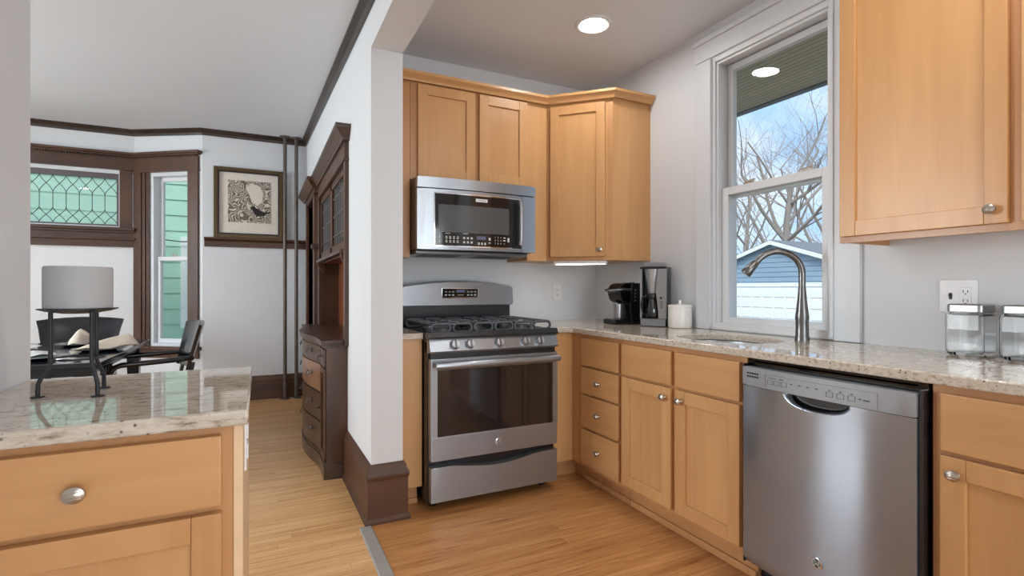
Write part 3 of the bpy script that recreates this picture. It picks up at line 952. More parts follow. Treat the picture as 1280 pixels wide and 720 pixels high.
d_ = shaker(t, FR, -1.206, -0.714, 1.345, 2.42, 0.0, stile=0.056); knob(d_, FR, -0.75, 1.388, 0.02)
d_ = shaker(t, FR, -0.684, -0.27, 1.345, 2.42, 0.0, stile=0.056); knob(d_, FR, -0.64, 1.388, 0.02)

# ---- base cabinets
XF, YFc = 1.705, 2.633
ZB0, ZB1 = 0.105, 0.882
t = thing('base_cabinet', 'narrow maple base filler left of the range beside the white partition', 'cabinet', (0.71, 2.9, 0))
b = MB(); b.box((0.645, YFc, ZB0), (0.766, YW - 0.001, ZB1)); build('body', b, M['maple_z'], t)
b = MB(); b.box((0.645, YFc + 0.06, 0), (0.755, YFc + 0.08, ZB0)); b.box((0.645, YFc + 0.045, 0), (0.755, YFc + 0.06, 0.03), 0.004); build('toe_kick', b, M['frame_z'], t)
t = thing('base_cabinet', 'maple corner base panel between the range and the drawer stack', 'cabinet', (1.9, 2.95, 0))
b = MB(); b.prism([(1.535, YC), (1.535, YFc), (XF, YFc), (XF, 2.56), (XC, 2.56), (XC, YC)], ZB0, ZB1); build('body', b, M['maple_z'], t)
b = MB(); b.box((1.535, YFc + 0.06, 0), (XF + 0.06, YFc + 0.08, ZB0)); b.box((XF + 0.06, 2.56, 0), (XF + 0.08, YFc + 0.08, ZB0)); build('toe_kick', b, M['frame_z'], t)
FB = uvn((XF, 0, 0), (0, -1, 0), (-1, 0, 0))            # u = -y, n towards the room
def base_body(t, y0, y1, toe=True):
    b = MB(); b.box((XF, y0, ZB0), (XC, y1, ZB1 if True else 0)); build('body', b, M['frame_z'], t)
    b = MB(); b.box((XF + 0.06, y0, 0), (XF + 0.08, y1, ZB0)); b.box((XF + 0.045, y0, 0), (XF + 0.06, y1, 0.032), 0.006); build('toe_kick', b, M['frame_z'], t)
t = thing('base_cabinet', 'maple base cabinet with a stack of four drawers in the corner', 'cabinet', (2.0, 2.35, 0))
base_body(t, 2.152, 2.559)
for k, (z0, z1) in enumerate(((0.702, 0.860), (0.540, 0.690), (0.343, 0.529), (0.128, 0.331))):
    d_ = slab(t, FB, -2.512, -2.168, z0, z1, 0.0, mat='maple_y')
    if k: knob(d_, FB, -2.34, (z0 + z1) / 2, 0.02)
t = thing('base_cabinet', 'maple sink base cabinet with two doors under the window', 'cabinet', (2.0, 1.77, 0))
b = MB(); b.box((XF, 1.385, ZB0), (XC, 2.15, 0.62)); b.box((XF, 1.385, 0.62), (1.735, 2.15, ZB1)); b.box((1.735, 2.13, 0.62), (XC, 2.15, ZB1)); b.box((1.735, 1.385, 0.62), (XC, 1.405, ZB1)); build('body', b, M['frame_z'], t)
b = MB(); b.box((XF + 0.06, 1.385, 0), (XF + 0.08, 2.15, ZB0)); b.box((XF + 0.045, 1.385, 0), (XF + 0.06, 2.15, 0.032), 0.006); build('toe_kick', b, M['frame_z'], t)
slab(t, FB, -2.138, -1.785, 0.702, 0.860, 0.0, mat='maple_y', name='drawer_front'); slab(t, FB, -1.755, -1.408, 0.702, 0.860, 0.0, mat='maple_y', name='drawer_front')
d_ = shaker(t, FB, -2.138, -1.785, 0.132, 0.690, 0.0); knob(d_, FB, -1.822, 0.644, 0.02)
d_ = shaker(t, FB, -1.755, -1.408, 0.132, 0.690, 0.0); knob(d_, FB, -1.72, 0.644, 0.02)
t = thing('base_cabinet', 'maple base cabinet right of the dishwasher, drawer over door', 'cabinet', (2.0, 0.5, 0))
base_body(t, 0.16, 0.772)
slab(t, FB, -0.748, -0.19, 0.702, 0.860, 0.0, mat='maple_y')
d_ = shaker(t, FB, -0.748, -0.19, 0.132, 0.690, 0.0); knob(d_, FB, -0.712, 0.645, 0.02)
# peninsula cabinet
FP = uvn((0, 1.142, 0), (1, 0, 0), (0, -1, 0))
t = thing('peninsula_cabinet', 'maple peninsula cabinet under the left granite top', 'cabinet', (-0.28, 1.4, 0))
b = MB(); b.box((-0.531, 1.142, 0.105), (-0.047, 1.70, 0.884)); build('body', b, M['frame_z'], t)
b = MB(); b.box((-0.531, 1.20, 0), (-0.047, 1.22, 0.105)); build('toe_kick', b, M['frame_z'], t)
b = MB(); b.box((-0.047, 1.138, 0.0), (-0.03, 1.70, 0.884), 0.002); build('end_panel', b, M['pale'], t, label='pale end panel')
d_ = slab(t, FP, -0.50, -0.066, 0.733, 0.868, 0.0); knob(d_, FP, -0.283, 0.800, 0.02)
shaker(t, FP, -0.50, -0.066, 0.13, 0.720, 0.0, stile=0.05)
t = thing('outlet_plate', 'white outlet plate on the end of the peninsula cabinet', 'outlet', (-0.03, 1.25, 0.82))
b = MB(); b.box((-0.03, 1.215, 0.765), (-0.0255, 1.285, 0.88), 0.0015); build('plate', b, M['plate_white'], t)
b = MB(); b.box((-0.0255, 1.232, 0.785), (-0.0225, 1.268, 0.815), 0.001); b.box((-0.0255, 1.232, 0.828), (-0.0225, 1.268, 0.858), 0.001); build('socket', b, M['plate_white'], t)

# ---- worktops
def slab_top(name, outer, z0, z1, hole=None, bev=0.005):
    bm = bmesh.new()
    def loop(pts):
        vv = [bm.verts.new((p[0], p[1], z1)) for p in pts]
        return [bm.edges.new((vv[i], vv[(i + 1) % len(vv)])) for i in range(len(vv))]
    es = loop(outer)
    if hole: es += loop(hole)
    r_ = bmesh.ops.triangle_fill(bm, edges=es, use_beauty=True, use_dissolve=False)
    fs = [g for g in r_['geom'] if isinstance(g, bmesh.types.BMFace)]
    e_ = bmesh.ops.extrude_face_region(bm, geom=fs)
    nv = [g for g in e_['geom'] if isinstance(g, bmesh.types.BMVert)]
    bmesh.ops.translate(bm, verts=nv, vec=(0, 0, z0 - z1))
    mb = MB(); mb.bm.free(); mb.bm = bm
    o = build(name, mb, M['granite'])
    md = o.modifiers.new('soft_edge', 'BEVEL'); md.width = bev; md.segments = 3; md.limit_method = 'ANGLE'; md.angle_limit = R(50)
    return o
ZT = 0.914
SKC, SRX, SRY = (1.975, 1.715), 0.19, 0.232
def superell(c, rx, ry, n=64, e=2.6):
    out = []
    for i in range(n):
        a = 2 * PI * i / n
        ca, sa = math.cos(a), math.sin(a)
        out.append((c[0] + rx * math.copysign(abs(ca) ** (2 / e), ca), c[1] + ry * math.copysign(abs(sa) ** (2 / e), sa)))
    return out
o = slab_top('worktop', [(1.533, 2.608), (1.66, 2.608), (1.68, 2.588), (1.68, 0.15), (XC, 0.15), (XC, YC), (1.533, YC)], ZT - 0.032, ZT, hole=superell(SKC, SRX, SRY))
tag(o, 'L-shaped speckled granite worktop along the window wall with sink cutout', 'worktop')
o = slab_top('worktop', [(0.645, 2.608), (0.767, 2.608), (0.767, YC), (0.645, YC)], ZT - 0.032, ZT)
tag(o, 'small granite worktop piece left of the range', 'worktop')
o = slab_top('worktop', [(-0.531, 1.117), (-0.02, 1.117), (-0.02, 1.732), (-0.531, 1.732)], ZT - 0.030, ZT)
tag(o, 'granite peninsula worktop holding the candle stand', 'worktop')

# ---- sink
t = thing('sink', 'undermount oval steel sink set into the granite worktop', 'sink', (SKC[0], SKC[1], 0.72))
b = MB()
rings = []
for sc_, z in ((1.09, ZT - 0.034), (0.985, ZT - 0.034), (0.97, ZT - 0.05), (0.95, 0.78), (0.90, 0.735), (0.75, 0.715), (0.4, 0.708), (0.12, 0.705)):
    rings.append([(p[0], p[1], z) for p in superell(SKC, SRX * sc_, SRY * sc_)])
b.loft(rings, cap=False); o = build('bowl', b, M['sink_steel'], t, smooth=60)
md = o.modifiers.new('thickness', 'SOLIDIFY'); md.thickness = 0.002
b = MB(); b.lathe([(0.0, 0.703), (0.04, 0.703), (0.042, 0.708), (0.032, 0.709), (0.028, 0.706), (0, 0.706)], 24, (SKC[0], SKC[1], 0)); build('drain', b, M['steel_dark'], t)

# ---- faucet
FX, FY = 2.205, 1.502
t = thing('faucet', 'satin nickel gooseneck faucet with pull-down head behind the sink', 'faucet', (FX, FY, ZT))
b = MB(); b.lathe([(0.030, ZT), (0.030, ZT + 0.012), (0.0275, ZT + 0.02), (0.0265, ZT + 0.085), (0.029, ZT + 0.10), (0.026, ZT + 0.125), (0.019, ZT + 0.19), (0.0155, ZT + 0.235), (0.0145, ZT + 0.245)], 28, (FX, FY, 0)); build('body', b, M['faucet'], t, smooth=50)
dx, dy = -0.77, 0.64
pts = []
zc, rad = 1.215, 0.103
pts.append((FX, FY, 1.15)); pts.append((FX, FY, 1.18))
for k in range(0, 17):
    a = PI * k / 20.0
    q = rad - rad * math.cos(a)
    pts.append((FX + dx * q, FY + dy * q, zc + rad * math.sin(a)))
b = MB(); b.tube(pts, 0.0148, 16); build('spout', b, M['faucet'], t, smooth=60)
e0 = Vector(pts[-1]); dd = (Vector(pts[-1]) - Vector(pts[-2])).normalized()
b = MB(); b.tube([e0, e0 + dd * 0.012, e0 + dd * 0.014, e0 + dd * 0.05, e0 + dd * 0.075, e0 + dd * 0.08], [0.0155, 0.0155, 0.0175, 0.021, 0.0245, 0.021], 20); build('spray_head', b, M['faucet'], t, smooth=50)

# ================================================================== RANGE
GX0, GX1, GY = 0.772, 1.529, 2.51          # sides, face of the oven door
t = thing('gas_range', 'freestanding steel gas range with five knobs and black grates', 'range', ((GX0 + GX1) / 2, 2.85, 0))
b = MB(); b.box((GX0, 2.56, 0.035), (GX1, 3.20, 0.875), 0.003)
for x in (GX0 + 0.05, GX1 - 0.05):
    for y in (2.62, 3.14): b.lathe([(0.018, 0), (0.018, 0.04)], 12, (x, y, 0))
build('body', b, M['black'], t)
# storage drawer with a scooped top edge
pts = []
for k in range(0, 25):
    s = k / 24.0
    zz = 0.232 - 0.03 * max(0.0, math.sin(PI * min(1, max(0, (s - 0.14) / 0.72)))) ** 1.3
    pts.append((GX0 + 0.005 + s * (GX1 - GX0 - 0.01), zz))
b = MB(); b.prism([(GX0 + 0.005, 0.052)] + pts + [(GX1 - 0.005, 0.052)][::1], GY, 2.558, axis=1, bev=0.004); build('drawer', b, M['steel_x'], t)
# oven door
b = MB(); b.box((GX0 + 0.004, GY, 0.262), (GX1 - 0.004, 2.556, 0.388), 0.006); b.box((GX0 + 0.004, GY, 0.727), (GX1 - 0.004, 2.556, 0.787), 0.006)
b.box((GX0 + 0.004, GY + 0.0004, 0.386), (0.812, 2.5555, 0.729)); b.box((1.494, GY + 0.0004, 0.386), (GX1 - 0.004, 2.5555, 0.729))
od = build('oven_door', b, M['steel_x'], t)
b = MB(); b.box((0.812, GY + 0.003, 0.386), (1.494, 2.55, 0.729)); build('window', b, M['ovenglass'], od)
b = MB(); hz = 0.758
b.tube([(GX0 + 0.02, GY - 0.045, hz), (GX0 + 0.06, GY - 0.05, hz), (GX1 - 0.06, GY - 0.05, hz), (GX1 - 0.02, GY - 0.045, hz)], 0.0175, 18)
for x in (GX0 + 0.05, GX1 - 0.05): b.tube([(x, GY - 0.05, hz), (x, GY + 0.002, hz)], 0.012, 12)
build('handle', b, M['steel_x'], od, smooth=50)
b = MB(); b.lathe([(0.017, 0), (0.017, -0.004), (0.0145, -0.005), (0.0, -0.0055)], 24, (1.153, GY, 0.325), axis='y'); bd = build('badge', b, M['chrome'], od)
# control panel with five knobs
zc0, zc1 = 0.815, 0.888
b = MB(); b.prism([(2.60, zc0), (GY + 0.005, zc0), (GY - 0.004, zc0 + 0.01), (GY + 0.022, zc1), (2.60, zc1)], GX0, GX1, axis=0, bev=0.002); cpn = build('control_panel', b, M['steel_x'], t)
b = MB(); b.box((GX0 + 0.01, GY + 0.02, 0.787), (GX1 - 0.01, 2.556, 0.815)); build('vent_gap', b, M['black'], t)
tilt = Matrix.Rotation(R(-19), 4, 'X')
for x in (0.905, 0.990, 1.158, 1.320, 1.408):
    F = Matrix.Translation((x, GY + 0.008, 0.853)) @ Matrix.Rotation(R(90), 4, 'X') @ Matrix.Rotation(R(-19), 4, 'X')
    b = MB(F); b.lathe([(0.0, -0.003), (0.0255, -0.003), (0.0255, 0.006), (0.0235, 0.010), (0.021, 0.026), (0.019, 0.029), (0.0, 0.029)], 28)
    kb = build('knob', b, M['satin'], t)
    b = MB(F); b.box((-0.0055, -0.021, 0.026), (0.0055, 0.021, 0.0335), 0.002); build('grip', b, M['steel_dark'], kb)
    b = MB(F)
    for a in (35, 70, 110, 145): b.box((math.cos(R(a)) * 0.032 - 0.0015, math.sin(R(a)) * 0.032 - 0.0015, -0.001), (math.cos(R(a)) * 0.032 + 0.0015, math.sin(R(a)) * 0.032 + 0.0015, 0.0008))
    build('dial_mark', b, M['print_dark'], kb)
# cooktop
b = MB(); b.prism([(GY + 0.005, 0.888), (GY + 0.0, 0.898), (GY + 0.012, 0.922), (2.56, 0.922), (2.585, 0.910), (3.08, 0.910), (3.10, 0.925), (3.20, 0.925), (3.20, 0.875), (2.56, 0.875)], GX0 - 0.002, GX1 + 0.002, axis=0, bev=0.003); build('cooktop', b, M['enamel'], t)
for (x, y, r_) in ((0.905, 2.72, 0.05), (0.905, 2.97, 0.04), (1.15, 2.845, 0.045), (1.395, 2.72, 0.055), (1.395, 2.97, 0.04)):
    b = MB(); b.lathe([(r_ + 0.012, 0.910), (r_ + 0.012, 0.914), (r_, 0.916), (r_ * 0.95, 0.926), (r_, 0.928), (r_, 0.934), (r_ * 0.8, 0.938), (0, 0.939)], 28, (x, y, 0)); build('burner', b, M['steel_dark'], t, smooth=50)
def ring_xz(x0, x1, z0, z1, y, n=10):
    """stadium-shaped loop in the x-z plane"""
    r_ = (z1 - z0) / 2; zc_ = (z0 + z1) / 2; o_ = []
    for k in range(n + 1): a = -PI / 2 + PI * k / n; o_.append((x1 - r_ + r_ * math.cos(a), y, zc_ + r_ * math.sin(a)))
    for k in range(n + 1): a = PI / 2 + PI * k / n; o_.append((x0 + r_ + r_ * math.cos(a), y, zc_ + r_ * math.sin(a)))
    return o_
gz = 0.958
for (x0, x1) in ((0.795, 1.02), (1.035, 1.265), (1.28, 1.507)):
    b = MB(); y0, y1 = 2.565, 3.07
    xm = (x0 + x1) / 2
    for yy in (y0, y1):
        b.tube(ring_xz(x0, xm - 0.008, 0.917, gz + 0.002, yy), 0.0078, 8, closed=True); b.tube(ring_xz(xm + 0.008, x1, 0.917, gz + 0.002, yy), 0.0078, 8, closed=True)
        b.tube([(xm - 0.02, yy, gz), (xm + 0.02, yy, gz)], 0.0065, 8)
    for xx in (x0 + 0.006, x1 - 0.006):
        b.tube([(xx, y0, gz - 0.004), (xx, y0 + 0.03, gz), (xx, y1 - 0.03, gz), (xx, y1, gz - 0.004)], 0.0068, 8)
    for yy in (2.72, 2.845, 2.97):
        b.tube([(x0 + 0.006, yy, gz), (xm - 0.032, yy, gz + 0.001)], 0.0062, 8); b.tube([(xm + 0.032, yy, gz + 0.001), (x1 - 0.006, yy, gz)], 0.0062, 8)
    b.tube([(xm, y0, gz), (xm, 2.68, gz)], 0.0062, 8); b.tube([(xm, 2.76, gz), (xm, 2.93, gz)], 0.0062, 8); b.tube([(xm, 3.01, gz), (xm, y1, gz)], 0.0062, 8)
    build('grate', b, M['iron'], t, smooth=50)
# back guard: black lower panel, arched steel console, display
b = MB(); b.box((GX0 + 0.004, 3.135, 0.92), (GX1 - 0.004, 3.20, 1.06)); build('back_panel', b, M['enamel'], t)
arc = []
for k in range(0, 21):
    s = k / 20.0
    arc.append((GX0 - 0.0 + s * (GX1 - GX0), 1.165 + 0.034 * (1 - (2 * s - 1) ** 2)))
b = MB()
rings = []
for yy, dzz in ((3.225, 0.0), (3.09, 0.0)):
    pass
def gpoly(low, dtop): return [(GX0 + 0.008, low), (GX1 - 0.008, low), (GX1, low + 0.012)] + [(p[0], p[1] - dtop) for p in arc[::-1]] + [(GX0, low + 0.012)]
outer_f = gpoly(1.035, 0.0)
rings = [[(p[0], 3.215, p[1]) for p in gpoly(1.035, 0.0)], [(p[0], 3.14, p[1]) for p in gpoly(1.035, 0.0)], [(p[0], 3.105 - 0.015 * (1.2 - p[1]) / 0.16, p[1]) for p in gpoly(1.041, 0.012)]]
b.loft(rings); bg = build('back_guard', b, M['steel_x'], t)
FG = Matrix.Translation((1.152, 3.092, 1.118)) @ Matrix.Rotation(R(90 + 5), 4, 'X')
b = MB(FG); b.box((-0.128, -0.034, -0.006), (0.128, 0.034, 0.004), 0.006); build('display_rim', b, M['chrome'], bg)
b = MB(FG); b.box((-0.121, -0.028, 0.0), (0.121, 0.028, 0.0055), 0.005); dp = build('display', b, M['black_gloss'], bg)
b = MB(FG)
for i in range(3):
    for j in (-1, 1):
        b.box((j * 0.075 - 0.03 + i * 0.024, 0.006, 0.0052), (j * 0.075 - 0.03 + i * 0.024 + 0.014, 0.010, 0.0058)); b.box((j * 0.075 - 0.03 + i * 0.024, -0.016, 0.0052), (j * 0.075 - 0.03 + i * 0.024 + 0.014, -0.008, 0.0058))
b.tube([(-0.02 + 0.0, -0.012, 0.0056), (0.02, -0.012, 0.0056)], 0.002, 5)
build('display_lettering', b, M['print_white'], bg)
b = MB(FG); b.box((-0.028, 0.004, 0.005), (0.028, 0.02, 0.0058)); build('clock_screen', b, M['display'], bg)
# monogram on the oven badge
def monogram(par, mx, r_):
    b = MB(mx); b.lathe([(0.0, -0.0004), (r_ * 0.86, -0.0004), (r_ * 0.86, 0.0001), (0.0, 0.0001)], 28); build('badge_face', b, M['slot'], par)
    b = MB()
    b.tube([mx @ Vector((math.cos(2 * PI * k / 28) * r_ * 0.8, math.sin(2 * PI * k / 28) * r_ * 0.8, 0)) for k in range(28)], r_ * 0.045, 5, closed=True)
    b.text('GE', mx @ Matrix.Rotation(R(-8), 4, 'Z'), r_ * 0.98, 0.0004)
    for k in range(4):
        a = PI / 4 + k * PI / 2
        c_ = Vector((math.cos(a) * r_ * 0.58, math.sin(a) * r_ * 0.58, 0))
        b.tube([mx @ (c_ + Vector((math.cos(a + q) * r_ * 0.14, math.sin(a + q) * r_ * 0.14, 0))) for q in (-1.8, -0.9, 0, 0.9, 1.8)], r_ * 0.04, 4)
    build('monogram', b, M['print_white'], par)
monogram(od, Matrix.Translation((1.153, GY - 0.0056, 0.325)) @ Matrix.Rotation(R(90), 4, 'X'), 0.0165)

# ================================================================== MICROWAVE
MX0, MX1, MZ0, MZ1, MYF = 0.786, 1.537, 1.357, 1.776, 2.795
t = thing('microwave', 'steel over-range microwave with black glass door and vertical handle', 'microwave', (1.16, 3.0, MZ0))
b = MB(); b.box((MX0, 2.835, MZ0 + 0.012), (MX1, YW - 0.002, MZ1)); build('body', b, M['black'], t)
def bow(x): s = (x - MX0) / (MX1 - MX0); return MYF - 0.022 * (1 - (2 * s - 1) ** 2)
def bowslab(name, x0, x1, z0, z1, mat, par, dn=0.0, back=None, n=20, label=None, bev=0.0):
    b = MB(); xs_ = [x0 + (x1 - x0) * k / n for k in range(n + 1)]
    poly = [(x, bow(x) - dn) for x in xs_] + ([(x1, back), (x0, back)] if back else [(x, bow(x) + 0.004) for x in xs_[::-1]])
    b.prism(poly, z0, z1, bev=bev); return build(name, b, M[mat], par, label=label)
bowslab('top_vent', MX0, MX1, 1.716, MZ1, 'steel_x', t, 0.004, 2.84, bev=0.003)
dm = bowslab('door', MX0, 1.435, MZ0 + 0.012, 1.711, 'steel_x', t, 0.0, 2.84, bev=0.003)
bowslab('side_panel', 1.438, MX1, MZ0 + 0.012, 1.711, 'steel_x', t, 0.0, 2.84, bev=0.003)
bowslab('glass_rim', 0.880, 1.424, 1.386, 1.692, 'chrome', dm, 0.0015)
bowslab('glass_panel', 0.886, 1.418, 1.392, 1.686, 'mwglass', dm, 0.003)
bowslab('window', 0.905, 1.345, 1.468, 1.625, 'mwwindow', dm, 0.0038)
bowslab('clock_screen', 1.135, 1.19, 1.432, 1.452, 'display', dm, 0.0042, n=4)
b = MB()
b.tube([(1.412, bow(1.412) - 0.032, 1.41), (1.412, bow(1.412) - 0.04, 1.44), (1.412, bow(1.412) - 0.04, 1.64), (1.412, bow(1.412) - 0.032, 1.67)], 0.0125, 14)
for z in (1.42, 1.66): b.tube([(1.412, bow(1.412) - 0.036, z), (1.412, bow(1.412) + 0.002, z)], 0.009, 10)
build('handle', b, M['steel_z'], dm, smooth=50)
bowslab('handle_recess', 1.372, 1.43, 1.388, 1.678, 'black', dm, 0.006, n=6)
bowslab('badge', 1.128, 1.202, 1.652, 1.670, 'plate_white', dm, 0.0045, n=4)
b = MB()
def mark(x0, x1, z0, z1): b.box((x0, bow((x0 + x1) / 2) - 0.0042, z0), (x1, bow((x0 + x1) / 2) - 0.0025, z1))
for i in range(4):
    for j in range(2): mark(0.945 + i * 0.022, 0.945 + i * 0.022 + 0.012, 1.432 - j * 0.022, 1.438 - j * 0.022); mark(0.946 + i * 0.022, 0.946 + i * 0.022 + 0.010, 1.442 - j * 0.022, 1.446 - j * 0.022)
for i in range(3):
    for j in range(2): mark(1.05 + i * 0.023, 1.05 + i * 0.023 + 0.012, 1.432 - j * 0.024, 1.444 - j * 0.024)
mark(0.945, 0.972, 1.460, 1.463); mark(1.05, 1.08, 1.462, 1.465)
for j in range(2): mark(0.908, 0.914, 1.41 + j * 0.024, 1.424 + j * 0.024)
for i in range(3): mark(1.142 + i * 0.02, 1.152 + i * 0.02, 1.402, 1.416)
mark(1.21, 1.222, 1.43, 1.446); mark(1.21, 1.222, 1.412, 1.418)
for i, row in enumerate(('123', '456', '789')):
    for k, ch in enumerate(row):
        x = 1.252 + k * 0.019
        b.text(ch, Matrix.Translation((x, bow(x) - 0.0036, 1.450 - i * 0.0185)) @ Matrix.Rotation(R(90), 4, 'X'), 0.014, 0.0006)
b.text('0', Matrix.Translation((1.271 + 0.042, bow(1.313) - 0.0036, 1.413)) @ Matrix.Rotation(R(90), 4, 'X'), 0.014, 0.0006)
for z in (1.43, 1.446): mark(1.306, 1.322, z, z + 0.006)
mark(1.335, 1.347, 1.425, 1.45)
build('keypad_lettering', b, M['print_white'], dm)
b = MB()
for k in range(9): x = 1.138 + k * 0.0065; b.box((x, bow(x) - 0.0050, 1.658), (x + 0.004, bow(x) - 0.0042, 1.664))
build('badge_lettering', b, M['panel_grey'], dm)
b = MB(); b.box((MX0 + 0.01, 2.86, MZ0 - 0.012), (MX1 - 0.02, 3.20, MZ0 + 0.012), 0.006); un = build('underside', b, M['steel_dark'], t)
b = MB()
for x0, x1 in ((MX0 + 0.06, 1.10), (1.20, MX1 - 0.07)):
    for k in range(9): b.box((x0, 2.90 + k * 0.022, MZ0 - 0.014), (x1, 2.906 + k * 0.022, MZ0 - 0.011))
build('filter_grille', b, M['black'], t)

# ================================================================== DISHWASHER
DWY0, DWY1 = 0.776, 1.380
t = thing('dishwasher', 'steel built-in dishwasher between the sink base and right base cabinet', 'dishwasher', (2.0, 1.08, 0))
b = MB(); b.box((1.72, DWY0, 0.10), (2.28, DWY1, 0.875)); b.box((1.78, DWY0, 0), (2.28, DWY1, 0.10)); build('body', b, M['black'], t)
for ya, yb in ((DWY0 + 0.004, DWY0 + 0.016), (DWY1 - 0.006, DWY1 - 0.002)):
    b = MB(); b.box((1.672, ya, 0.10), (1.72, yb, 0.86)); build('side_gasket', b, M['black'], t)
b = MB(); b.box((1.70, DWY0 + 0.004, 0.858), (1.735, DWY1 - 0.004, 0.879)); b.box((1.715, DWY0 + 0.03, 0.866), (1.70, DWY1 - 0.03, 0.872)); build('top_rail', b, M['black_gloss'], t)
yc = (DWY0 + DWY1) / 2 + 0.005
def dbow(y): s = (y - DWY0) / (DWY1 - DWY0); return 1.668 - 0.014 * (1 - (2 * s - 1) ** 2)
y0, y1 = DWY0 + 0.018, DWY1 - 0.006
ny, rows = 120, []
# door skin with the scooped hand pocket under the panel
zs = [0.105 + 0.60 * k / 28.0 for k in range(28)] + [0.705 + 0.075 * k / 32.0 for k in range(33)]
for z in zs:
    row = []
    for k in range(ny + 1):
        y = y0 + (y1 - y0) * k / ny
        x = dbow(y)
        ex = ((y - yc) / 0.112); ez = (0.782 - z) / 0.046
        d2 = math.sqrt(abs(ex) ** 2.6 + abs(ez) ** 2.0)
        if d2 < 1: w = min(1.0, (1 - d2) / 0.22); x += 0.036 * w * w * (3 - 2 * w)
        x += 0.012 * max(0, (0.125 - z) / 0.02) ** 2 if z < 0.125 else 0
        row.append((x, y, z))
    rows.append(row)
b = MB()
b.loft(rows, cap=False, closed=False)
rows2 = [[(1.70, p[1], p[2]) for p in (rows[i][0], rows[i][-1])] for i in range(61)]
b.loft([[rows[i][0], (1.70, y0, zs[i])] for i in range(61)], cap=False, closed=False); b.loft([[rows[i][-1], (1.70, y1, zs[i])] for i in range(61)], cap=False, closed=False)
b.loft([rows[0], [(1.70, p[1], 0.105) for p in rows[0]]], cap=False, closed=False)
dd_ = build('door', b, M['steel_dw'], t, smooth=50)
b = MB(); lin_rows = []
for i in range(15):
    lin_rows.append([])
    for k in range(41):
        a = -1 + 2 * k / 40.0
        hh = 0.0415 * max(0.0, 1 - abs(a) ** 2.6) ** 0.5
        z = 0.7805 - hh * i / 14.0
        y = yc + 0.099 * a
        ex = ((y - yc) / 0.112); ez = (0.782 - z) / 0.046
        d2 = math.sqrt(abs(ex) ** 2.6 + abs(ez) ** 2.0); w = min(1.0, max(0, 1 - d2) / 0.22)
        lin_rows[-1].append((dbow(y) + 0.036 * w * w * (3 - 2 * w) - 0.0012, y, z))
b.loft(lin_rows, cap=False, closed=False); build('pocket_shade', b, M['black'], dd_, smooth=60)  # black sheet over the scoop, stands in for the shade inside it
b = MB(); n = 24
ys = [y0 + (y1 - y0) * k / n for k in range(n + 1)]
b.prism([(dbow(y) - 0.003, y) for y in ys] + [(1.70, y1), (1.70, y0)], 0.782, 0.851, bev=0.004); pn = build('control_panel', b, M['panel_grey'], t)
b = MB()
def dmark(ya, yb, za, zb, d=0.0040):
    ym = (ya + yb) / 2; b.box((dbow(ym) - d, ya, za), (dbow(ym) - 0.0005, yb, zb))
for i in range(5):
    for j in range(2): dmark(1.300 + i * 0.011, 1.3085 + i * 0.011, 0.814 + j * 0.012, 0.820 + j * 0.012)
build('vent_slot', b, M['black'], pn)
b = MB()
def outline(ya, yb, za, zb, w=0.0007): dmark(ya, yb, za, za + w); dmark(ya, yb, zb - w, zb); dmark(ya, ya + w, za, zb); dmark(yb - w, yb, za, zb)
for yy in (1.250, 1.222, 1.194): outline(yy - 0.011, yy + 0.011, 0.801, 0.817)
for yy in (1.165, 1.135, 1.105, 1.075): dmark(yy - 0.004, yy + 0.004, 0.814, 0.817)
for yy in (1.032, 0.998, 0.964): outline(yy - 0.011, yy + 0.011, 0.797, 0.813); dmark(yy - 0.003, yy + 0.003, 0.817, 0.820)
dmark(1.225, 1.255, 0.823, 0.825); dmark(1.196, 1.212, 0.823, 0.826); dmark(0.935, 0.944, 0.806, 0.809); dmark(0.912, 0.93, 0.804, 0.808)
build('panel_lettering', b, M['print_dark'], pn)
b = MB(); w_ = 0.0012
for (ya, yb, za, zb) in ((0.890, 1.270, 0.834, 0.8352), (0.890, 0.8912, 0.784, 0.8352), (1.2688, 1.27, 0.784, 0.8352)):
    n_ = 12 if yb - ya > 0.1 else 1
    for k in range(n_): dmark(ya + (yb - ya) * k / n_, ya + (yb - ya) * (k + 1) / n_, za, zb, 0.0042)
build('panel_seam', b, M['steel_dark'], pn)
yb_ = 1.0735
b = MB(); b.lathe([(0.019, 0.002), (0.019, -0.003), (0.0165, -0.0045), (0.0, -0.005)], 28, (dbow(yb_), yb_, 0.240), axis='x'); build('badge', b, M['chrome'], dd_)
monogram(dd_, Matrix.Translation((dbow(yb_) - 0.0052, yb_, 0.240)) @ Matrix.Rotation(R(-90), 4, 'Z') @ Matrix.Rotation(R(90), 4, 'X'), 0.018)

# ================================================================== THINGS ON THE RIGHT WORKTOP
# single-cup coffee maker, seen from its side, facing -x
t = thing('pod_coffee_maker', 'small black pod coffee maker at the corner end of the worktop', 'coffee maker', (2.15, 2.70, ZT))
ky0, ky1 = 2.63, 2.77
b = MB()
b.prism([(2.16, ZT + 0.003), (2.27, ZT + 0.003), (2.275, ZT + 0.02), (2.275, ZT + 0.255), (2.26, ZT + 0.268), (2.17, ZT + 0.27), (2.155, ZT + 0.25), (2.15, ZT + 0.12)], ky0, ky1, axis=1, bev=0.012, seg=3); build('body', b, M['black'], t, smooth=45)
b = MB()
b.prism([(2.03, ZT + 0.003), (2.17, ZT + 0.003), (2.17, ZT + 0.028), (2.04, ZT + 0.035), (2.028, ZT + 0.03)], ky0 + 0.008, ky1 - 0.008, axis=1, bev=0.006); build('drip_tray', b, M['black'], t)
b = MB(); b.prism([(2.06, ZT + 0.205), (2.075, ZT + 0.16), (2.10, ZT + 0.14), (2.17, ZT + 0.135), (2.17, ZT + 0.22), (2.06, ZT + 0.222)], ky0 + 0.005, ky1 - 0.005, axis=1, bev=0.012, seg=3); build('brew_head', b, M['black_gloss'], t, smooth=45)
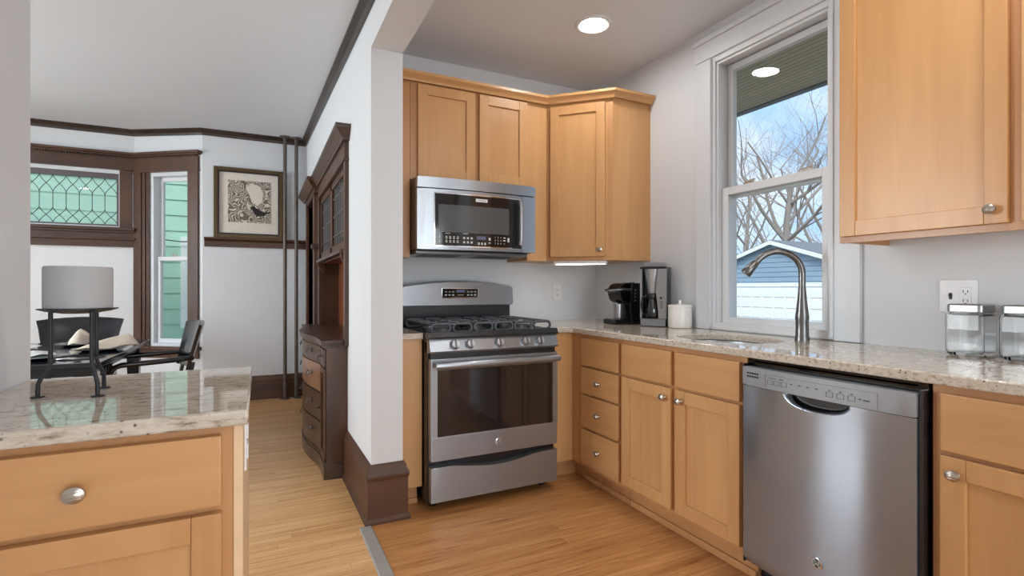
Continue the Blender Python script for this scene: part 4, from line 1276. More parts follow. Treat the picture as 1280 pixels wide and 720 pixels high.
b = MB(); b.prism([(2.065, ZT + 0.232), (2.08, ZT + 0.255), (2.11, ZT + 0.268), (2.19, ZT + 0.274), (2.19, ZT + 0.24)], ky0 + 0.008, ky1 - 0.008, axis=1, bev=0.008, seg=3); build('lid', b, M['black_gloss'], t, smooth=45)
b = MB(); b.tube([(2.155, ky0 - 0.002, ZT + 0.225), (2.08, ky0 - 0.004, ZT + 0.226), (2.045, ky0 + 0.01, ZT + 0.222), (2.03, ky0 + 0.04, ZT + 0.218), (2.028, ky1 - 0.04, ZT + 0.218), (2.045, ky1 - 0.01, ZT + 0.222), (2.08, ky1 + 0.004, ZT + 0.226), (2.155, ky1 + 0.002, ZT + 0.225)], 0.008, 10); build('handle', b, M['steel_dark'], t, smooth=50)
b = MB()
for z in (0.155, 0.178, 0.20, 0.222): b.lathe([(0.0, 0), (0.006, 0), (0.006, -0.003), (0, -0.003)], 14, (2.185, ky0 - 0.0, ZT + z), axis='y')
build('button', b, M['steel_x'], t)
b = MB(); b.lathe([(0.03, 0), (0.033, 0.01), (0.038, 0.095), (0.036, 0.095), (0.031, 0.012), (0, 0.01)], 28, (2.105, 2.70, ZT + 0.036)); o = build('travel_mug', b, M['steel_z']); tag(o, 'steel cup standing on the drip tray of the pod coffee maker', 'cup')
# drip coffee maker
th = math.atan2(0.57, 0.82)
CF = Matrix.Translation((2.205, 2.46, ZT)) @ Matrix.Rotation(th, 4, 'Z')     # local -x faces the room
t = thing('drip_coffee_maker', 'tall steel and black drip coffee maker with glass carafe', 'coffee maker', (2.205, 2.46, ZT), th)
hw, hd = 0.079, 0.070
b = MB(); b.box((-hd, -hw, 0.0), (hd, hw, 0.055), 0.006); b.box((hd - 0.06, -hw, 0.05), (hd, hw, 0.36), 0.008)
for s_ in (-1, 1): b.box((-hd + 0.028, s_ * hw, 0.05), (hd - 0.05, s_ * (hw - 0.01), 0.355))
build('body', b, M['black'], t, local=True)
b = MB(); b.box((-hd - 0.002, -hw + 0.004, 0.004), (-hd + 0.004, hw - 0.004, 0.048), 0.002); build('base_band', b, M['steel_x'], t, local=True)
b = MB()
b.prism([(-hw, 0.05), (-hw + 0.045, 0.05), (-hw + 0.048, 0.10), (-hw + 0.062, 0.22), (-hw + 0.05, 0.355), (-hw, 0.355)], -hd, -hd + 0.03, axis=0)
b.prism([(hw, 0.05), (hw - 0.012, 0.05), (hw - 0.012, 0.355), (hw, 0.355)], -hd, -hd + 0.03, axis=0); build('side_column', b, M['steel_z'], t, local=True)
b = MB(); b.prism([(-hw + 0.012, 0.05), (hw - 0.012, 0.05), (hw - 0.012, 0.355), (-hw + 0.012, 0.355)], -hd + 0.05, -hd + 0.06, axis=0); build('cavity_back', b, M['black_gloss'], t, local=True)
b = MB(); rings = []
for z, a, r_ in ((0.352, 0.055, 0.06), (0.21, 0.032, 0.034), (0.20, 0.03, 0.03)):
    rings.append([(-hd + 0.05 + 0.045 * math.cos(2 * PI * k / 24) * (r_ / 0.06), 0.012 + a * math.sin(2 * PI * k / 24), z) for k in range(24)])
b.loft(rings); build('filter_basket', b, M['satin'], t, local=True, smooth=50)
b = MB(); b.box((-hd - 0.003, -hw - 0.002, 0.352), (hd + 0.002, hw + 0.002, 0.366), 0.005); build('top_rim', b, M['black'], t, local=True)
b = MB(); b.box((-hd + 0.01, -hw + 0.02, 0.364), (hd - 0.03, hw - 0.016, 0.392), 0.006); build('lid', b, M['steel_x'], t, local=True)
b = MB(); b.box((-hd + 0.05, -hw - 0.003, 0.06), (hd - 0.016, -hw + 0.001, 0.34), 0.003); build('water_window', b, M['blacktop'], t, local=True, label='dark blue water window')
b = MB()
b.lathe([(0.008, 0.0), (0.008, -0.004), (0, -0.004)], 16, (-hd, -hw + 0.03, 0.175), axis='x')
for k in range(5): b.box((-hd - 0.003, -hw + 0.02, 0.115 + k * 0.009), (-hd + 0.001, -hw + 0.034, 0.119 + k * 0.009))
build('button', b, M['print_dark'], t, local=True)
cc = (-hd + 0.034, 0.014, 0.0)
b = MB(); b.lathe([(0.030, 0.056), (0.046, 0.062), (0.050, 0.085), (0.046, 0.12), (0.032, 0.165), (0.031, 0.18), (0.028, 0.18), (0.03, 0.163), (0.043, 0.12), (0.047, 0.086), (0.043, 0.065), (0.0, 0.06)], 32, cc)
ca = build('carafe', b, M['carafe'], t, local=True, smooth=50)
b = MB(); b.lathe([(0.034, 0.172), (0.036, 0.178), (0.034, 0.195), (0.0, 0.198)], 24, cc); b.tube([(cc[0] - 0.02, cc[1] + 0.025, 0.185), (cc[0] - 0.036, cc[1] + 0.05, 0.178), (cc[0] - 0.042, cc[1] + 0.056, 0.13), (cc[0] - 0.035, cc[1] + 0.046, 0.08), (cc[0] - 0.025, cc[1] + 0.034, 0.072)], 0.006, 8); build('carafe_handle', b, M['black'], ca, local=True, smooth=50)
# ceramic canister
t = thing('canister', 'white ceramic canister with knobbed lid beside the drip coffee maker', 'canister', (2.232, 2.282, ZT))
c0 = (2.232, 2.282, ZT)
b = MB(); b.lathe([(0.06, 0.0), (0.066, 0.003), (0.068, 0.01), (0.068, 0.118), (0.066, 0.122), (0, 0.122)], 40, c0); build('body', b, M['ceramic'], t, smooth=50)
b = MB(); b.lathe([(0.0, 0.120), (0.069, 0.122), (0.070, 0.13), (0.066, 0.136), (0.03, 0.140), (0.009, 0.142), (0.007, 0.148), (0.010, 0.158), (0.006, 0.165), (0.0, 0.167)], 40, c0); build('lid', b, M['ceramic'], t, smooth=50)
# square glass jars
def rrect(hx, hy, r_, n=5):
    o_ = []
    for cx_, cy_, a0 in ((hx - r_, hy - r_, 0), (-hx + r_, hy - r_, 90), (-hx + r_, -hy + r_, 180), (hx - r_, -hy + r_, 270)):
        for k in range(n + 1): a = R(a0 + 90 * k / n); o_.append((cx_ + r_ * math.cos(a), cy_ + r_ * math.sin(a)))
    return o_
t = thing('glass_jar', 'square clear glass jar with steel lid in front of the outlet plate', 'jar', (2.235, 0.90, ZT))
b = MB()
prof = [(0.046, 0.001, 0.010), (0.053, 0.008, 0.012), (0.055, 0.02, 0.012), (0.055, 0.142, 0.012), (0.050, 0.149, 0.014), (0.046, 0.151, 0.016), (0.046, 0.160, 0.016), (0.042, 0.160, 0.014), (0.042, 0.150, 0.014), (0.0515, 0.140, 0.010), (0.0515, 0.02, 0.010), (0.048, 0.012, 0.010)]
b.loft([[(p[0], p[1], z) for p in rrect(h, h, r_)] for h, z, r_ in prof], cap=True); build('body', b, M['jar'], t, local=True, smooth=40)
b = MB(); b.loft([[(p[0], p[1], z) for p in rrect(h, h, 0.014)] for h, z in ((0.049, 0.152), (0.0515, 0.154), (0.0515, 0.176), (0.048, 0.180))]); build('lid', b, M['jar_lid'], t, local=True, smooth=40)
dup(t, (2.238, 0.752, ZT), R(-2), 'square clear glass jar with steel lid at the right picture edge, cut by it')
# outlets and light bar
def duplex(t, F, u, v):
    b = MB(F); b.box((u - 0.017, v - 0.0335, 0.004), (u + 0.017, v + 0.0335, 0.0075), 0.002); so = build('socket', b, M['plate_white'], t)
    b = MB(F)
    for s in (-1, 1):
        b.box((u - 0.008, v + s * 0.017 - 0.004, 0.0072), (u - 0.0055, v + s * 0.017 + 0.006, 0.0079)); b.box((u + 0.0055, v + s * 0.017 - 0.004, 0.0072), (u + 0.008, v + s * 0.017 + 0.005, 0.0079)); b.lathe([(0.0025, 0.0072), (0.0025, 0.0079)], 8, (u, v + s * 0.017 - 0.009, 0))
    build('slot', b, M['slot'], so)
t = thing('outlet_plate', 'white duplex outlet plate on the wall right of the range', 'outlet', (1.965, YW, 1.118))
FO = uvn((1.965, YW, 1.118), (1, 0, 0), (0, -1, 0))
b = MB(FO); b.box((-0.036, -0.06, 0), (0.036, 0.06, 0.005), 0.002); build('plate', b, M['plate_white'], t); duplex(t, FO, 0, 0)
t = thing('outlet_plate', 'white two-gang plate with switch and outlet behind the glass jars', 'outlet', (XW, 0.968, 1.12))
FO = uvn((XW, 0.968, 1.12), (0, -1, 0), (-1, 0, 0))
b = MB(FO); b.box((-0.058, -0.06, 0), (0.058, 0.06, 0.005), 0.002); build('plate', b, M['plate_white'], t); duplex(t, FO, 0.023, 0)
b = MB(FO); b.box((-0.028, -0.012, 0.004), (-0.018, 0.012, 0.0065), 0.001); b.box((-0.0265, -0.002, 0.006), (-0.0195, 0.01, 0.014), 0.002); build('toggle', b, M['slot'], t, label='dark-outlined toggle')
t = thing('under_cabinet_light', 'slim lit bar light under the diagonal corner cabinet', 'light', (1.9, 2.82, 1.31))
b = MB(FD); b.box((0.04, 1.306, -0.06), (0.39, 1.3275, -0.012), 0.003); build('housing', b, M['plate_white'], t)
b = MB(FD); b.box((0.055, 1.3035, -0.052), (0.375, 1.307, -0.014), 0.001); build('diffuser', b, M['barlight'], t)
# recessed ceiling lights
def can(name, x, y, z, label, nm='recessed_light'):
    t = thing(nm, label, 'ceiling light', (x, y, z), group='recessed ceiling lights')
    b = MB(); b.lathe([(0.105, 0.0), (0.105, -0.004), (0.098, -0.009), (0.085, -0.008), (0.072, -0.001), (0.072, 0.0)], 40, (x, y, z), cap=False); build('trim_ring', b, M['vinyl'], t, smooth=50)
    b = MB(); b.lathe([(0.0, -0.002), (0.070, -0.002), (0.072, -0.0005)], 40, (x, y, z), cap=False); build('lens', b, M['lens'], t)
    return t
can('c', 1.698, 2.404, ZC, 'round recessed ceiling light glowing in the kitchen ceiling near the corner cabinet')
for (x, y) in ((1.0, 0.75), (1.75, 0.55), (0.9, -1.3), (1.75, -1.3)):  # out-of-view cans added to brighten the kitchen
    can('c', x, y, ZC, 'added unseen recessed ceiling light in the kitchen ceiling above and behind the view')
for (x, y) in ((-2.3, 3.3), (-2.6, 5.0), (-1.3, 2.6)):  # hidden cans added to brighten the dining room
    can('c', x, y, dz(y) + 0.0, 'added unseen recessed ceiling light in the dining ceiling hidden by the left wall')

# ================================================================== CANDLE STAND ON THE PENINSULA
cx0, cy0 = -0.362, 1.448
t = thing('candle_stand', 'black wrought-iron plate stand on three bent legs on the peninsula', 'candle stand', (cx0, cy0, ZT))
b = MB(); b.lathe([(0.0, 1.096), (0.03, 1.094), (0.058, 1.099), (0.071, 1.1035), (0.071, 1.105), (0.058, 1.101), (0.03, 1.098), (0, 1.098)], 48, (cx0, cy0, 0)); build('dish', b, M['wire'], t, smooth=50)
for (fx, fy) in ((-0.417, 1.440), (-0.316, 1.396), (-0.330, 1.508)):
    v = Vector((fx - cx0, fy - cy0, 0)); v.normalize()
    b = MB(); q = lambda r_, z: (cx0 + v.x * r_, cy0 + v.y * r_, z)
    b.tube([q(0.047, 1.1), q(0.047, 1.0), q(0.048, 0.982), q(0.064, 0.952), q(0.0672, 0.942), q(0.068, 0.919)], 0.0042, 10)
    b.lathe([(0.0, 0.0), (0.012, 0.0), (0.012, 0.003), (0.0, 0.0045)], 18, q(0.068, ZT)); build('leg', b, M['wire'], t, smooth=50)
b = MB(); b.tube([(cx0 + 0.046 * math.cos(2 * PI * k / 32), cy0 + 0.046 * math.sin(2 * PI * k / 32), 0.995) for k in range(32)], 0.0022, 6, closed=True); build('ring', b, M['wire'], t, smooth=50)
t = thing('candle', 'thick grey pillar candle on the wrought-iron stand', 'candle', (cx0, cy0, 1.104))
b = MB(); b.lathe([(0.0, 1.100), (0.052, 1.1025), (0.0605, 1.106), (0.061, 1.112), (0.061, 1.192), (0.059, 1.197), (0.05, 1.197), (0.04, 1.190), (0, 1.188)], 56, (cx0, cy0, 0)); build('wax', b, M['candle'], t, smooth=50)
b = MB(); b.tube([(cx0, cy0, 1.187), (cx0 + 0.001, cy0, 1.195)], 0.001, 6); build('wick', b, M['black'], t)

# ================================================================== DINING ROOM
# built-in hutch with bow-front buffet
t = thing('hutch', 'dark wood built-in hutch with bow-front buffet drawers and leaded doors', 'hutch', (0.4, 4.0, 0))
HX = 0.478
def bowx(y, off=0.0):
    """front of the buffet in plan"""
    s = min(1.0, max(0.0, (abs(y - 4.0) - 0.02) / 0.55))
    c_ = 0.5 + 0.5 * math.cos(PI * min(1, s ** 1.15))
    return 0.345 - 0.065 * c_ + off
ysb = [3.24 + (4.76 - 3.24) * k / 48 for k in range(49)]
b = MB()
b.prism([(bowx(y, 0.012), y) for y in ysb] + [(HX + 0.155, 4.755), (HX + 0.155, 3.245)], 0.085, 0.80); build('buffet_body', b, M['dark_z'], t)
b = MB(); b.prism([(bowx(y, -0.004), y) for y in ysb] + [(HX, 4.775), (HX, 3.225)], 0.0, 0.085, bev=0.003)
b.prism([(bowx(y, 0.004), y) for y in ysb] + [(HX, 4.765), (HX, 3.235)], 0.085, 0.10); build('plinth', b, M['dark_y'], t)
b = MB()
for dn, z0, z1 in ((0.010, 0.788, 0.802), (0.022, 0.802, 0.814), (0.030, 0.814, 0.836)):
    b.prism([(bowx(y, -dn + 0.008), 4.0 + (y - 4.0) * (0.76 + dn) / 0.76) for y in ysb] + [(HX + 0.155, 4.755), (HX + 0.155, 3.245)], z0, z1, bev=0.003)
build('buffet_top', b, M['dark_y'], t)
yd = [3.47 + (4.53 - 3.47) * k / 36 for k in range(37)]
for k, (z0, z1) in enumerate(((0.672, 0.776), (0.487, 0.660), (0.300, 0.475), (0.112, 0.288))):
    b = MB(); b.prism([(bowx(y, 0.0), y) for y in yd] + [(bowx(y, 0.014), y) for y in yd[::-1]], z0, z1, bev=0.003)
    d_ = build('drawer', b, M['tan_z'] if k == 1 else M['dark_y'], t, label='lighter tan drawer front' if k == 1 else None)
    for yy in (3.72, 4.28):
        xk = bowx(yy); zk = (z0 + z1) / 2 + 0.012
        b = MB(); b.tube([(xk, yy - 0.035, zk), (xk - 0.016, yy - 0.035, zk), (xk - 0.024, yy - 0.03, zk - 0.02), (xk - 0.026, yy, zk - 0.026), (xk - 0.024, yy + 0.03, zk - 0.02), (xk - 0.016, yy + 0.035, zk), (xk, yy + 0.035, zk)], 0.0035, 8)
        for s in (-1, 1): b.lathe([(0.0, 0.002), (0.014, 0.001), (0.012, -0.004), (0.0, -0.006)], 14, (xk, yy + s * 0.035, zk), axis='x')
        build('pull', b, M['steel_dark'], d_, smooth=50)
FH = uvn((0.357, 0, 0), (0, -1, 0), (-1, 0, 0))
for (ya, yb) in ((3.262, 3.452), (4.548, 4.738)):
    b = MB(FH); b.box((-yb, 0.672, 0), (-ya, 0.776, 0.014), 0.003); d_ = build('wing_drawer', b, M['dark_y'], t)
    ym = (ya + yb) / 2
    b = MB(); b.tube([(0.343, ym - 0.03, 0.73), (0.325, ym - 0.03, 0.73), (0.318, ym, 0.708), (0.325, ym + 0.03, 0.73), (0.343, ym + 0.03, 0.73)], 0.0035, 8); build('pull', b, M['steel_dark'], d_, smooth=50)
    d_ = shaker(t, FH, -yb, -ya, 0.112, 0.660, 0.0, stile=0.035, th=0.014, mats=('dark_z', 'dark_z'), name='wing_door')
    b = MB(FH); b.lathe([(0.005, 0.014), (0.005, 0.026), (0.011, 0.032), (0.0, 0.038)], 14, (-yb + 0.02 if ya > 4 else -ya - 0.165, 0.40, 0)); build('knob', b, M['steel_dark'], d_, smooth=50)
# upper casing, cornice, glazed doors, niche
b = MB(); x1 = HX + 0.02
for ya, yb in ((3.195, 3.262), (4.70, 4.765)): b.box((HX - 0.022, ya, 0.80), (HX + 0.0, yb, 1.93), 0.003)
b.box((HX - 0.024, 3.195, 1.92), (HX + 0.0, 4.765, 2.04), 0.003); b.box((HX - 0.032, 3.185, 1.915), (HX + 0.02, 4.775, 1.93), 0.004)
build('casing', b, M['dark_z'], t)
b = MB(); cprof = [(0.0, 0.0), (0.02, 0.0), (0.026, 0.016), (0.034, 0.022), (0.05, 0.046), (0.062, 0.058), (0.066, 0.066), (0.066, 0.085), (0.0, 0.085)]
b.sweep([(p[0], p[1]) for p in cprof], [(HX + 0.01, 4.775, 2.03), (HX - 0.018, 4.775, 2.03), (HX - 0.018, 3.185, 2.03), (HX + 0.01, 3.185, 2.03)]); build('cornice', b, M['dark_y'], t)
b = MB(); b.box((HX + 0.14, 3.262, 0.836), (HX + 0.155, 4.72, 1.92)); b.box((HX + 0.005, 3.262, 1.36), (HX + 0.14, 4.70, 1.385))
for yy in (3.62, 3.98, 4.34): b.box((HX + 0.13, yy - 0.03, 0.836), (HX + 0.14, yy + 0.03, 1.36), 0.003)
build('back_panel', b, M['warm_z'], t)
for ya, yb in ((3.24, 3.262), (4.70, 4.76)):
    b = MB(); b.box((HX, ya, 0.836), (HX + 0.14, yb, 1.92)); build('side_panel', b, M['dark_z'], t)
FU = uvn((HX - 0.005, 0, 0), (0, -1, 0), (-1, 0, 0))
for (ya, yb) in ((3.268, 3.978), (3.984, 4.694)):
    b = MB(FU); st = 0.05
    b.box((-yb, 1.39, -0.02), (-yb + st, 1.912, 0.004), 0.003); b.box((-ya - st, 1.39, -0.02), (-ya, 1.912, 0.004), 0.003); b.box((-yb, 1.862, -0.02), (-ya, 1.912, 0.004), 0.003); b.box((-yb, 1.39, -0.02), (-ya, 1.45, 0.004), 0.003)
    d_ = build('glazed_door', b, M['dark_z'], t)
    g = MB(FU); g.box((-yb + st, 1.45, -0.012), (-ya - st, 1.862, -0.008)); build('leaded_pane', g, M['hutch_glass'], d_)
    b = MB(FU)
    for k in range(1, 7):
        u = -yb + st + (yb - ya - 2 * st) * k / 7.0
        b.box((u - 0.004, 1.45, -0.014), (u + 0.004, 1.862, -0.004))
    for v in (1.52, 1.66, 1.79): b.box((-yb + st, v - 0.003, -0.014), (-ya - st, v + 0.003, -0.004))
    build('lead_came', b, M['steel_x'], d_)
b = MB(); b.box((HX - 0.045, 3.262, 1.365), (HX + 0.01, 4.70, 1.39), 0.005); build('shelf_edge', b, M['dark_y'], t)
for yy in (3.285, 4.655):
    b = MB(); b.prism([(HX + 0.02, 1.27), (HX + 0.005, 1.27), (HX - 0.005, 1.30), (HX - 0.03, 1.335), (HX - 0.035, 1.365), (HX + 0.02, 1.365)], yy, yy + 0.03, axis=1); build('bracket', b, M['dark_z'], t)
# items behind the leaded glass and door beyond the hutch
b = MB(); xd = px(5.2)
for ya, yb in ((4.80, DY0), (DY1, 5.74)): b.box((xd - 0.028, ya, 0), (0.643, yb, 1.99), 0.003)
b.box((xd - 0.028, 4.80, 1.97), (0.643, 5.74, 2.06), 0.003)
b.sweep([(p[0], p[1]) for p in cprof], [(xd + 0.02, 5.75, 2.03), (xd - 0.026, 5.75, 2.03), (xd - 0.026, 4.80, 2.03), (xd + 0.02, 4.80, 2.03)])
d2 = struct('door_2', b, M['dark_z'])
F2 = uvn((xd + 0.05, 0, 0), (0, -1, 0), (-1, 0, 0))
shaker(d2, F2, -DY1, -DY0, 0.01, 1.97, -0.03, stile=0.11, th=0.04, mats=('warm_z', 'warm_z'), name='door_leaf')
b = MB(); b.box((xd - 0.05, 4.782, 1.50), (xd + 0.02, 4.90, 1.535), 0.006); b.box((xd - 0.035, 4.79, 1.47), (xd + 0.01, 4.89, 1.50), 0.004); struct('trim_3', b, M['dark_y'])

# pipes beside the far corner
def pipe(x, label):
    t = thing('steam_pipe', label, 'pipe', (x, 5.80, 0))
    b = MB(); b.tube([(x, 5.80, 0.0), (x, 5.80, dz(5.8))], 0.0185, 16, cap=False); build('pipe', b, M['pipe'], t, smooth=60)
    b = MB(); b.lathe([(0.0185, dz(5.8) - 0.02), (0.05, dz(5.8) - 0.008), (0.052, dz(5.8) + 0.0)], 24, (x, 5.80, 0)); build('ceiling_collar', b, M['pipe'], t, smooth=50)
    b = MB(); b.lathe([(0.05, 0.0), (0.048, 0.008), (0.0185, 0.016)], 24, (x, 5.80, 0)); build('floor_collar', b, M['pipe'], t, smooth=50)
pipe(0.232, 'left of the two vertical grey-brown pipes, next to the framed print')
pipe(0.340, 'right of the two vertical grey-brown pipes, nearest the far corner')
# framed print
t = thing('framed_print', 'framed block print with a black bird standing on the dark plate rail', 'picture', (-0.1, 5.86, 1.656))
px0, px1, pz0, pz1 = -0.413, 0.215, 1.656, 2.362
b = MB(); fw = 0.036
b.box((px0, 5.845, pz0), (px0 + fw, 5.885, pz1), 0.005); b.box((px1 - fw, 5.845, pz0), (px1, 5.885, pz1), 0.005); b.box((px0 + fw, 5.845, pz0), (px1 - fw, 5.885, pz0 + fw), 0.005); b.box((px0 + fw, 5.845, pz1 - fw), (px1 - fw, 5.885, pz1), 0.005); build('frame', b, M['gold'], t)
b = MB(); iw = fw + 0.012
b.box((px0 + fw, 5.852, pz0 + fw), (px0 + iw, 5.88, pz1 - fw)); b.box((px1 - iw, 5.852, pz0 + fw), (px1 - fw, 5.88, pz1 - fw)); b.box((px0 + iw, 5.852, pz0 + fw), (px1 - iw, 5.88, pz0 + iw)); b.box((px0 + iw, 5.852, pz1 - iw), (px1 - iw, 5.88, pz1 - fw)); build('inner_frame', b, M['black'], t)
b = MB(); b.box((px0 + iw, 5.872, pz0 + iw), (px1 - iw, 5.882, pz1 - iw)); build('mat_board', b, M['mat'], t)
b = MB(); b.box((-0.290, 5.869, 1.815), (0.100, 5.873, 2.240)); build('print', b, M['print'], t)
bird = [(-0.085, 1.965), (-0.07, 1.985), (-0.05, 1.985), (-0.035, 1.965), (0.0, 1.945), (0.04, 1.93), (0.092, 1.937), (0.092, 1.922), (0.05, 1.91), (0.045, 1.895), (0.02, 1.89), (-0.02, 1.885), (-0.05, 1.905), (-0.065, 1.94)]
b = MB(); b.prism(bird, 5.867, 5.870, axis=1); b.tube([(-0.03, 5.868, 1.89), (-0.035, 5.868, 1.87)], 0.003, 5); b.tube([(0.0, 5.868, 1.89), (-0.002, 5.868, 1.868)], 0.003, 5); build('bird_figure', b, M['bird'], t)
b = MB(); b.prism([(-0.08, 2.22), (0.0, 2.19), (0.03, 2.12), (0.02, 2.03), (-0.03, 1.99), (-0.075, 2.03), (-0.10, 2.10), (-0.13, 2.17)], 5.8675, 5.8695, axis=1); build('pale_shape', b, M['mat'], t)

# dining table
t = thing('dining_table', 'black lacquered dining table set for a meal', 'table', (-1.35, 4.2, 0))
TX0, TX1, TY0, TY1 = -1.95, -0.77, 3.46, 4.85
b = MB(); b.box((TX0, TY0, 0.722), (TX1, TY1, 0.75), 0.005); build('tabletop', b, M['blacktop'], t)
b = MB(); b.box((TX0 + 0.06, TY0 + 0.06, 0.672), (TX1 - 0.06, TY0 + 0.085, 0.722)); b.box((TX0 + 0.06, TY1 - 0.085, 0.672), (TX1 - 0.06, TY1 - 0.06, 0.722)); b.box((TX0 + 0.06, TY0 + 0.06, 0.672), (TX0 + 0.085, TY1 - 0.06, 0.722)); b.box((TX1 - 0.085, TY0 + 0.06, 0.672), (TX1 - 0.06, TY1 - 0.06, 0.722)); build('apron', b, M['blackwood'], t)
for x in (TX0 + 0.09, TX1 - 0.09):
    for y in (TY0 + 0.09, TY1 - 0.09):
        b = MB(); b.loft([[(x + s * h, y + q * h, z) for s, q in ((-1, -1), (1, -1), (1, 1), (-1, 1))] for h, z in ((0.025, 0.0), (0.04, 0.722))]); build('leg', b, M['blackwood'], t)
# armchairs: local +y is the back
def make_armchair(label, loc, rz, group=None):
    t = thing('armchair', label, 'chair', loc, rz, group)
    b = MB(); b.box((-0.25, -0.26, 0.43), (0.25, 0.22, 0.475), 0.015, 3); build('seat', b, M['blackwood'], t, local=True)
    # curved flaring backrest
    def sect(z, w, y, crv, tk):
        f_ = [(w * (k / 10.0 * 2 - 1), y - crv * ((k / 10.0 * 2 - 1) ** 2), z) for k in range(11)]
        return f_ + [(p[0], p[1] + tk, p[2]) for p in f_[::-1]]
    rings = [sect(0.57, 0.22, 0.225, 0.035, 0.022), sect(0.70, 0.245, 0.258, 0.04, 0.022), sect(0.82, 0.268, 0.292, 0.045, 0.022), sect(0.885, 0.285, 0.312, 0.05, 0.02)]
    top = [(p[0] * 0.99, p[1], p[2] + 0.02 * (1 - (p[0] / 0.285) ** 2) + 0.004) for p in rings[-1]]
    b = MB(); b.loft(rings + [top]); build('backrest', b, M['blackwood'], t, local=True, smooth=40)
    for x in (-0.2, 0.2):
        b = MB(); b.loft([[(x + s * 0.018, y + q * 0.012, z) for s, q in ((-1, -1), (1, -1), (1, 1), (-1, 1))] for y, z in ((0.205, 0.44), (0.238, 0.62))])
        build('back_post', b, M['blackwood'], t, local=True)
    for s in (-1, 1):
        b = MB(); b.tube([(s * 0.235, 0.235, 0.655), (s * 0.255, 0.12, 0.652), (s * 0.262, -0.05, 0.648), (s * 0.262, -0.17, 0.645), (s * 0.262, -0.215, 0.63), (s * 0.258, -0.235, 0.58), (s * 0.25, -0.235, 0.46)], [0.016, 0.017, 0.018, 0.018, 0.018, 0.017, 0.016], 10); build('arm', b, M['blackwood'], t, local=True, smooth=50)
        for y, lean in ((-0.23, -0.0), (0.2, 0.05)):
            b = MB(); b.loft([[(s * 0.225 + p * h, y + lean * (1 - z / 0.44) + q * h, z) for p, q in ((-1, -1), (1, -1), (1, 1), (-1, 1))] for h, z in ((0.014, 0.0), (0.021, 0.44))]); build('leg', b, M['blackwood'], t, local=True)
    return t
ac = make_armchair('black armchair behind the table facing the kitchen, below the leaded window', (-1.325, 5.10, 0), 0.0)
dup(ac, (-0.71, 4.42, 0), R(-76), 'black armchair at the near end of the table, below the narrow bay window')

# place settings
def plate(x, y, label):
    t_ = MB(); t_.lathe([(0.0, 0.0), (0.085, 0.0), (0.10, 0.006), (0.14, 0.016), (0.142, 0.018), (0.138, 0.019), (0.10, 0.010), (0.085, 0.004), (0, 0.004)], 40, (0, 0, 0))
    o = build('dinner_plate', t_, M['blackwood'], smooth=50); o.location = (x, y, 0.75); return tag(o, label, 'plate')
plate(-1.12, 4.52, 'dark dinner plate under the upright cream napkin')
plate(-0.92, 4.10, 'dark dinner plate near the table edge under the wide napkin')
plate(-1.13, 3.74, 'dark dinner plate at the left picture edge of the table')
def napkin(x, y, z, rz, sx, sy, h, mat, label, seed, lean=0.0):
    rnd = random.Random(seed)
    ph = [rnd.uniform(0, 6.28) for _ in range(4)]
    rings = []
    for i in range(9):
        f_ = i / 8.0
        r_ = (1 - f_) ** 0.75 * 0.96 + 0.04
        ring = []
        for k in range(32):
            a = 2 * PI * k / 32
            w = 1 + 0.14 * math.sin(3 * a + ph[0] + f_ * 1.5) + 0.08 * math.sin(5 * a + ph[1]) * (1 - f_)
            ring.append((sx * r_ * w * math.cos(a) + lean * f_, sy * r_ * w * math.sin(a) + 0.01 * math.sin(ph[2] + 4 * f_), h * f_ ** 0.85 + 0.006 * math.sin(4 * a + ph[3]) * (1 - f_) + 0.006 * (1 - f_)))
        rings.append(ring)
    b = MB(); b.loft(rings); o = build('napkin', b, M[mat], smooth=80); o.location = (x, y, z); o.rotation_euler = (0, 0, rz)
    return tag(o, label, 'napkin')
napkin(-1.12, 4.52, 0.76, 0.4, 0.075, 0.06, 0.105, 'linen', 'cream napkin folded to a peak on the far plate', 3)
napkin(-0.88, 4.10, 0.770, 0.75, 0.16, 0.075, 0.075, 'linen', 'long cream napkin fanned out over the plate by the table edge', 5, lean=0.13)
napkin(-1.13, 3.74, 0.772, -0.3, 0.085, 0.07, 0.03, 'linen_grey', 'pale grey napkin lying flat on the near plate at left', 8)
napkin(-1.44, 4.44, 0.755, 0.2, 0.12, 0.08, 0.025, 'linen_grey', 'flat pale grey napkin left of the upright cream napkin', 11)
def spoon(x, y, rz, label):
    b = MB(); b.lathe([(0.0, 0.0), (0.012, 0.001), (0.019, 0.005), (0.02, 0.007), (0.0, 0.004)], 20, (0, 0, 0.002)); b.tube([(0.018, 0, 0.006), (0.05, 0, 0.012), (0.12, 0, 0.006), (0.165, 0, 0.004)], [0.003, 0.0028, 0.0035, 0.0045], 8)
    o = build('spoon', b, M['chrome'], smooth=60); o.location = (x, y, 0.75); o.rotation_euler = (0, 0, rz); return tag(o, label, 'spoon')
spoon(-0.90, 3.58, R(150), 'steel spoon on the table nearest the kitchen')
spoon(-0.985, 3.86, R(165), 'steel spoon between the two nearer dark plates')

# ================================================================== OUTDOORS
b = MB(); b.box((2.6, -40, -0.95), (140, 120, -0.9)); b.box((-25, 6.8, -0.95), (2.6, 120, -0.9)); b.box((-25, -30, -0.95), (-4.6, 6.8, -0.9)); b.box((-4.6, -30, -0.95), (2.6, -3.2, -0.9)); struct('ground', b, M['lawn'])
# own eave outside the kitchen window
b = MB(); b.box((XW + T, -3.0, 2.60), (3.57, 6.0, 2.66)); struct('roof_soffit', b, M['soffit'])
b = MB(); b.box((3.55, -3.0, 2.585), (3.60, 6.0, 2.80)); b.box((-4.3, -2.6, 2.86), (2.6, 7.4, 2.95)); b.box((2.5, -3.0, 2.66), (3.57, 6.0, 2.80)); struct('roof', b, M['shingle'])
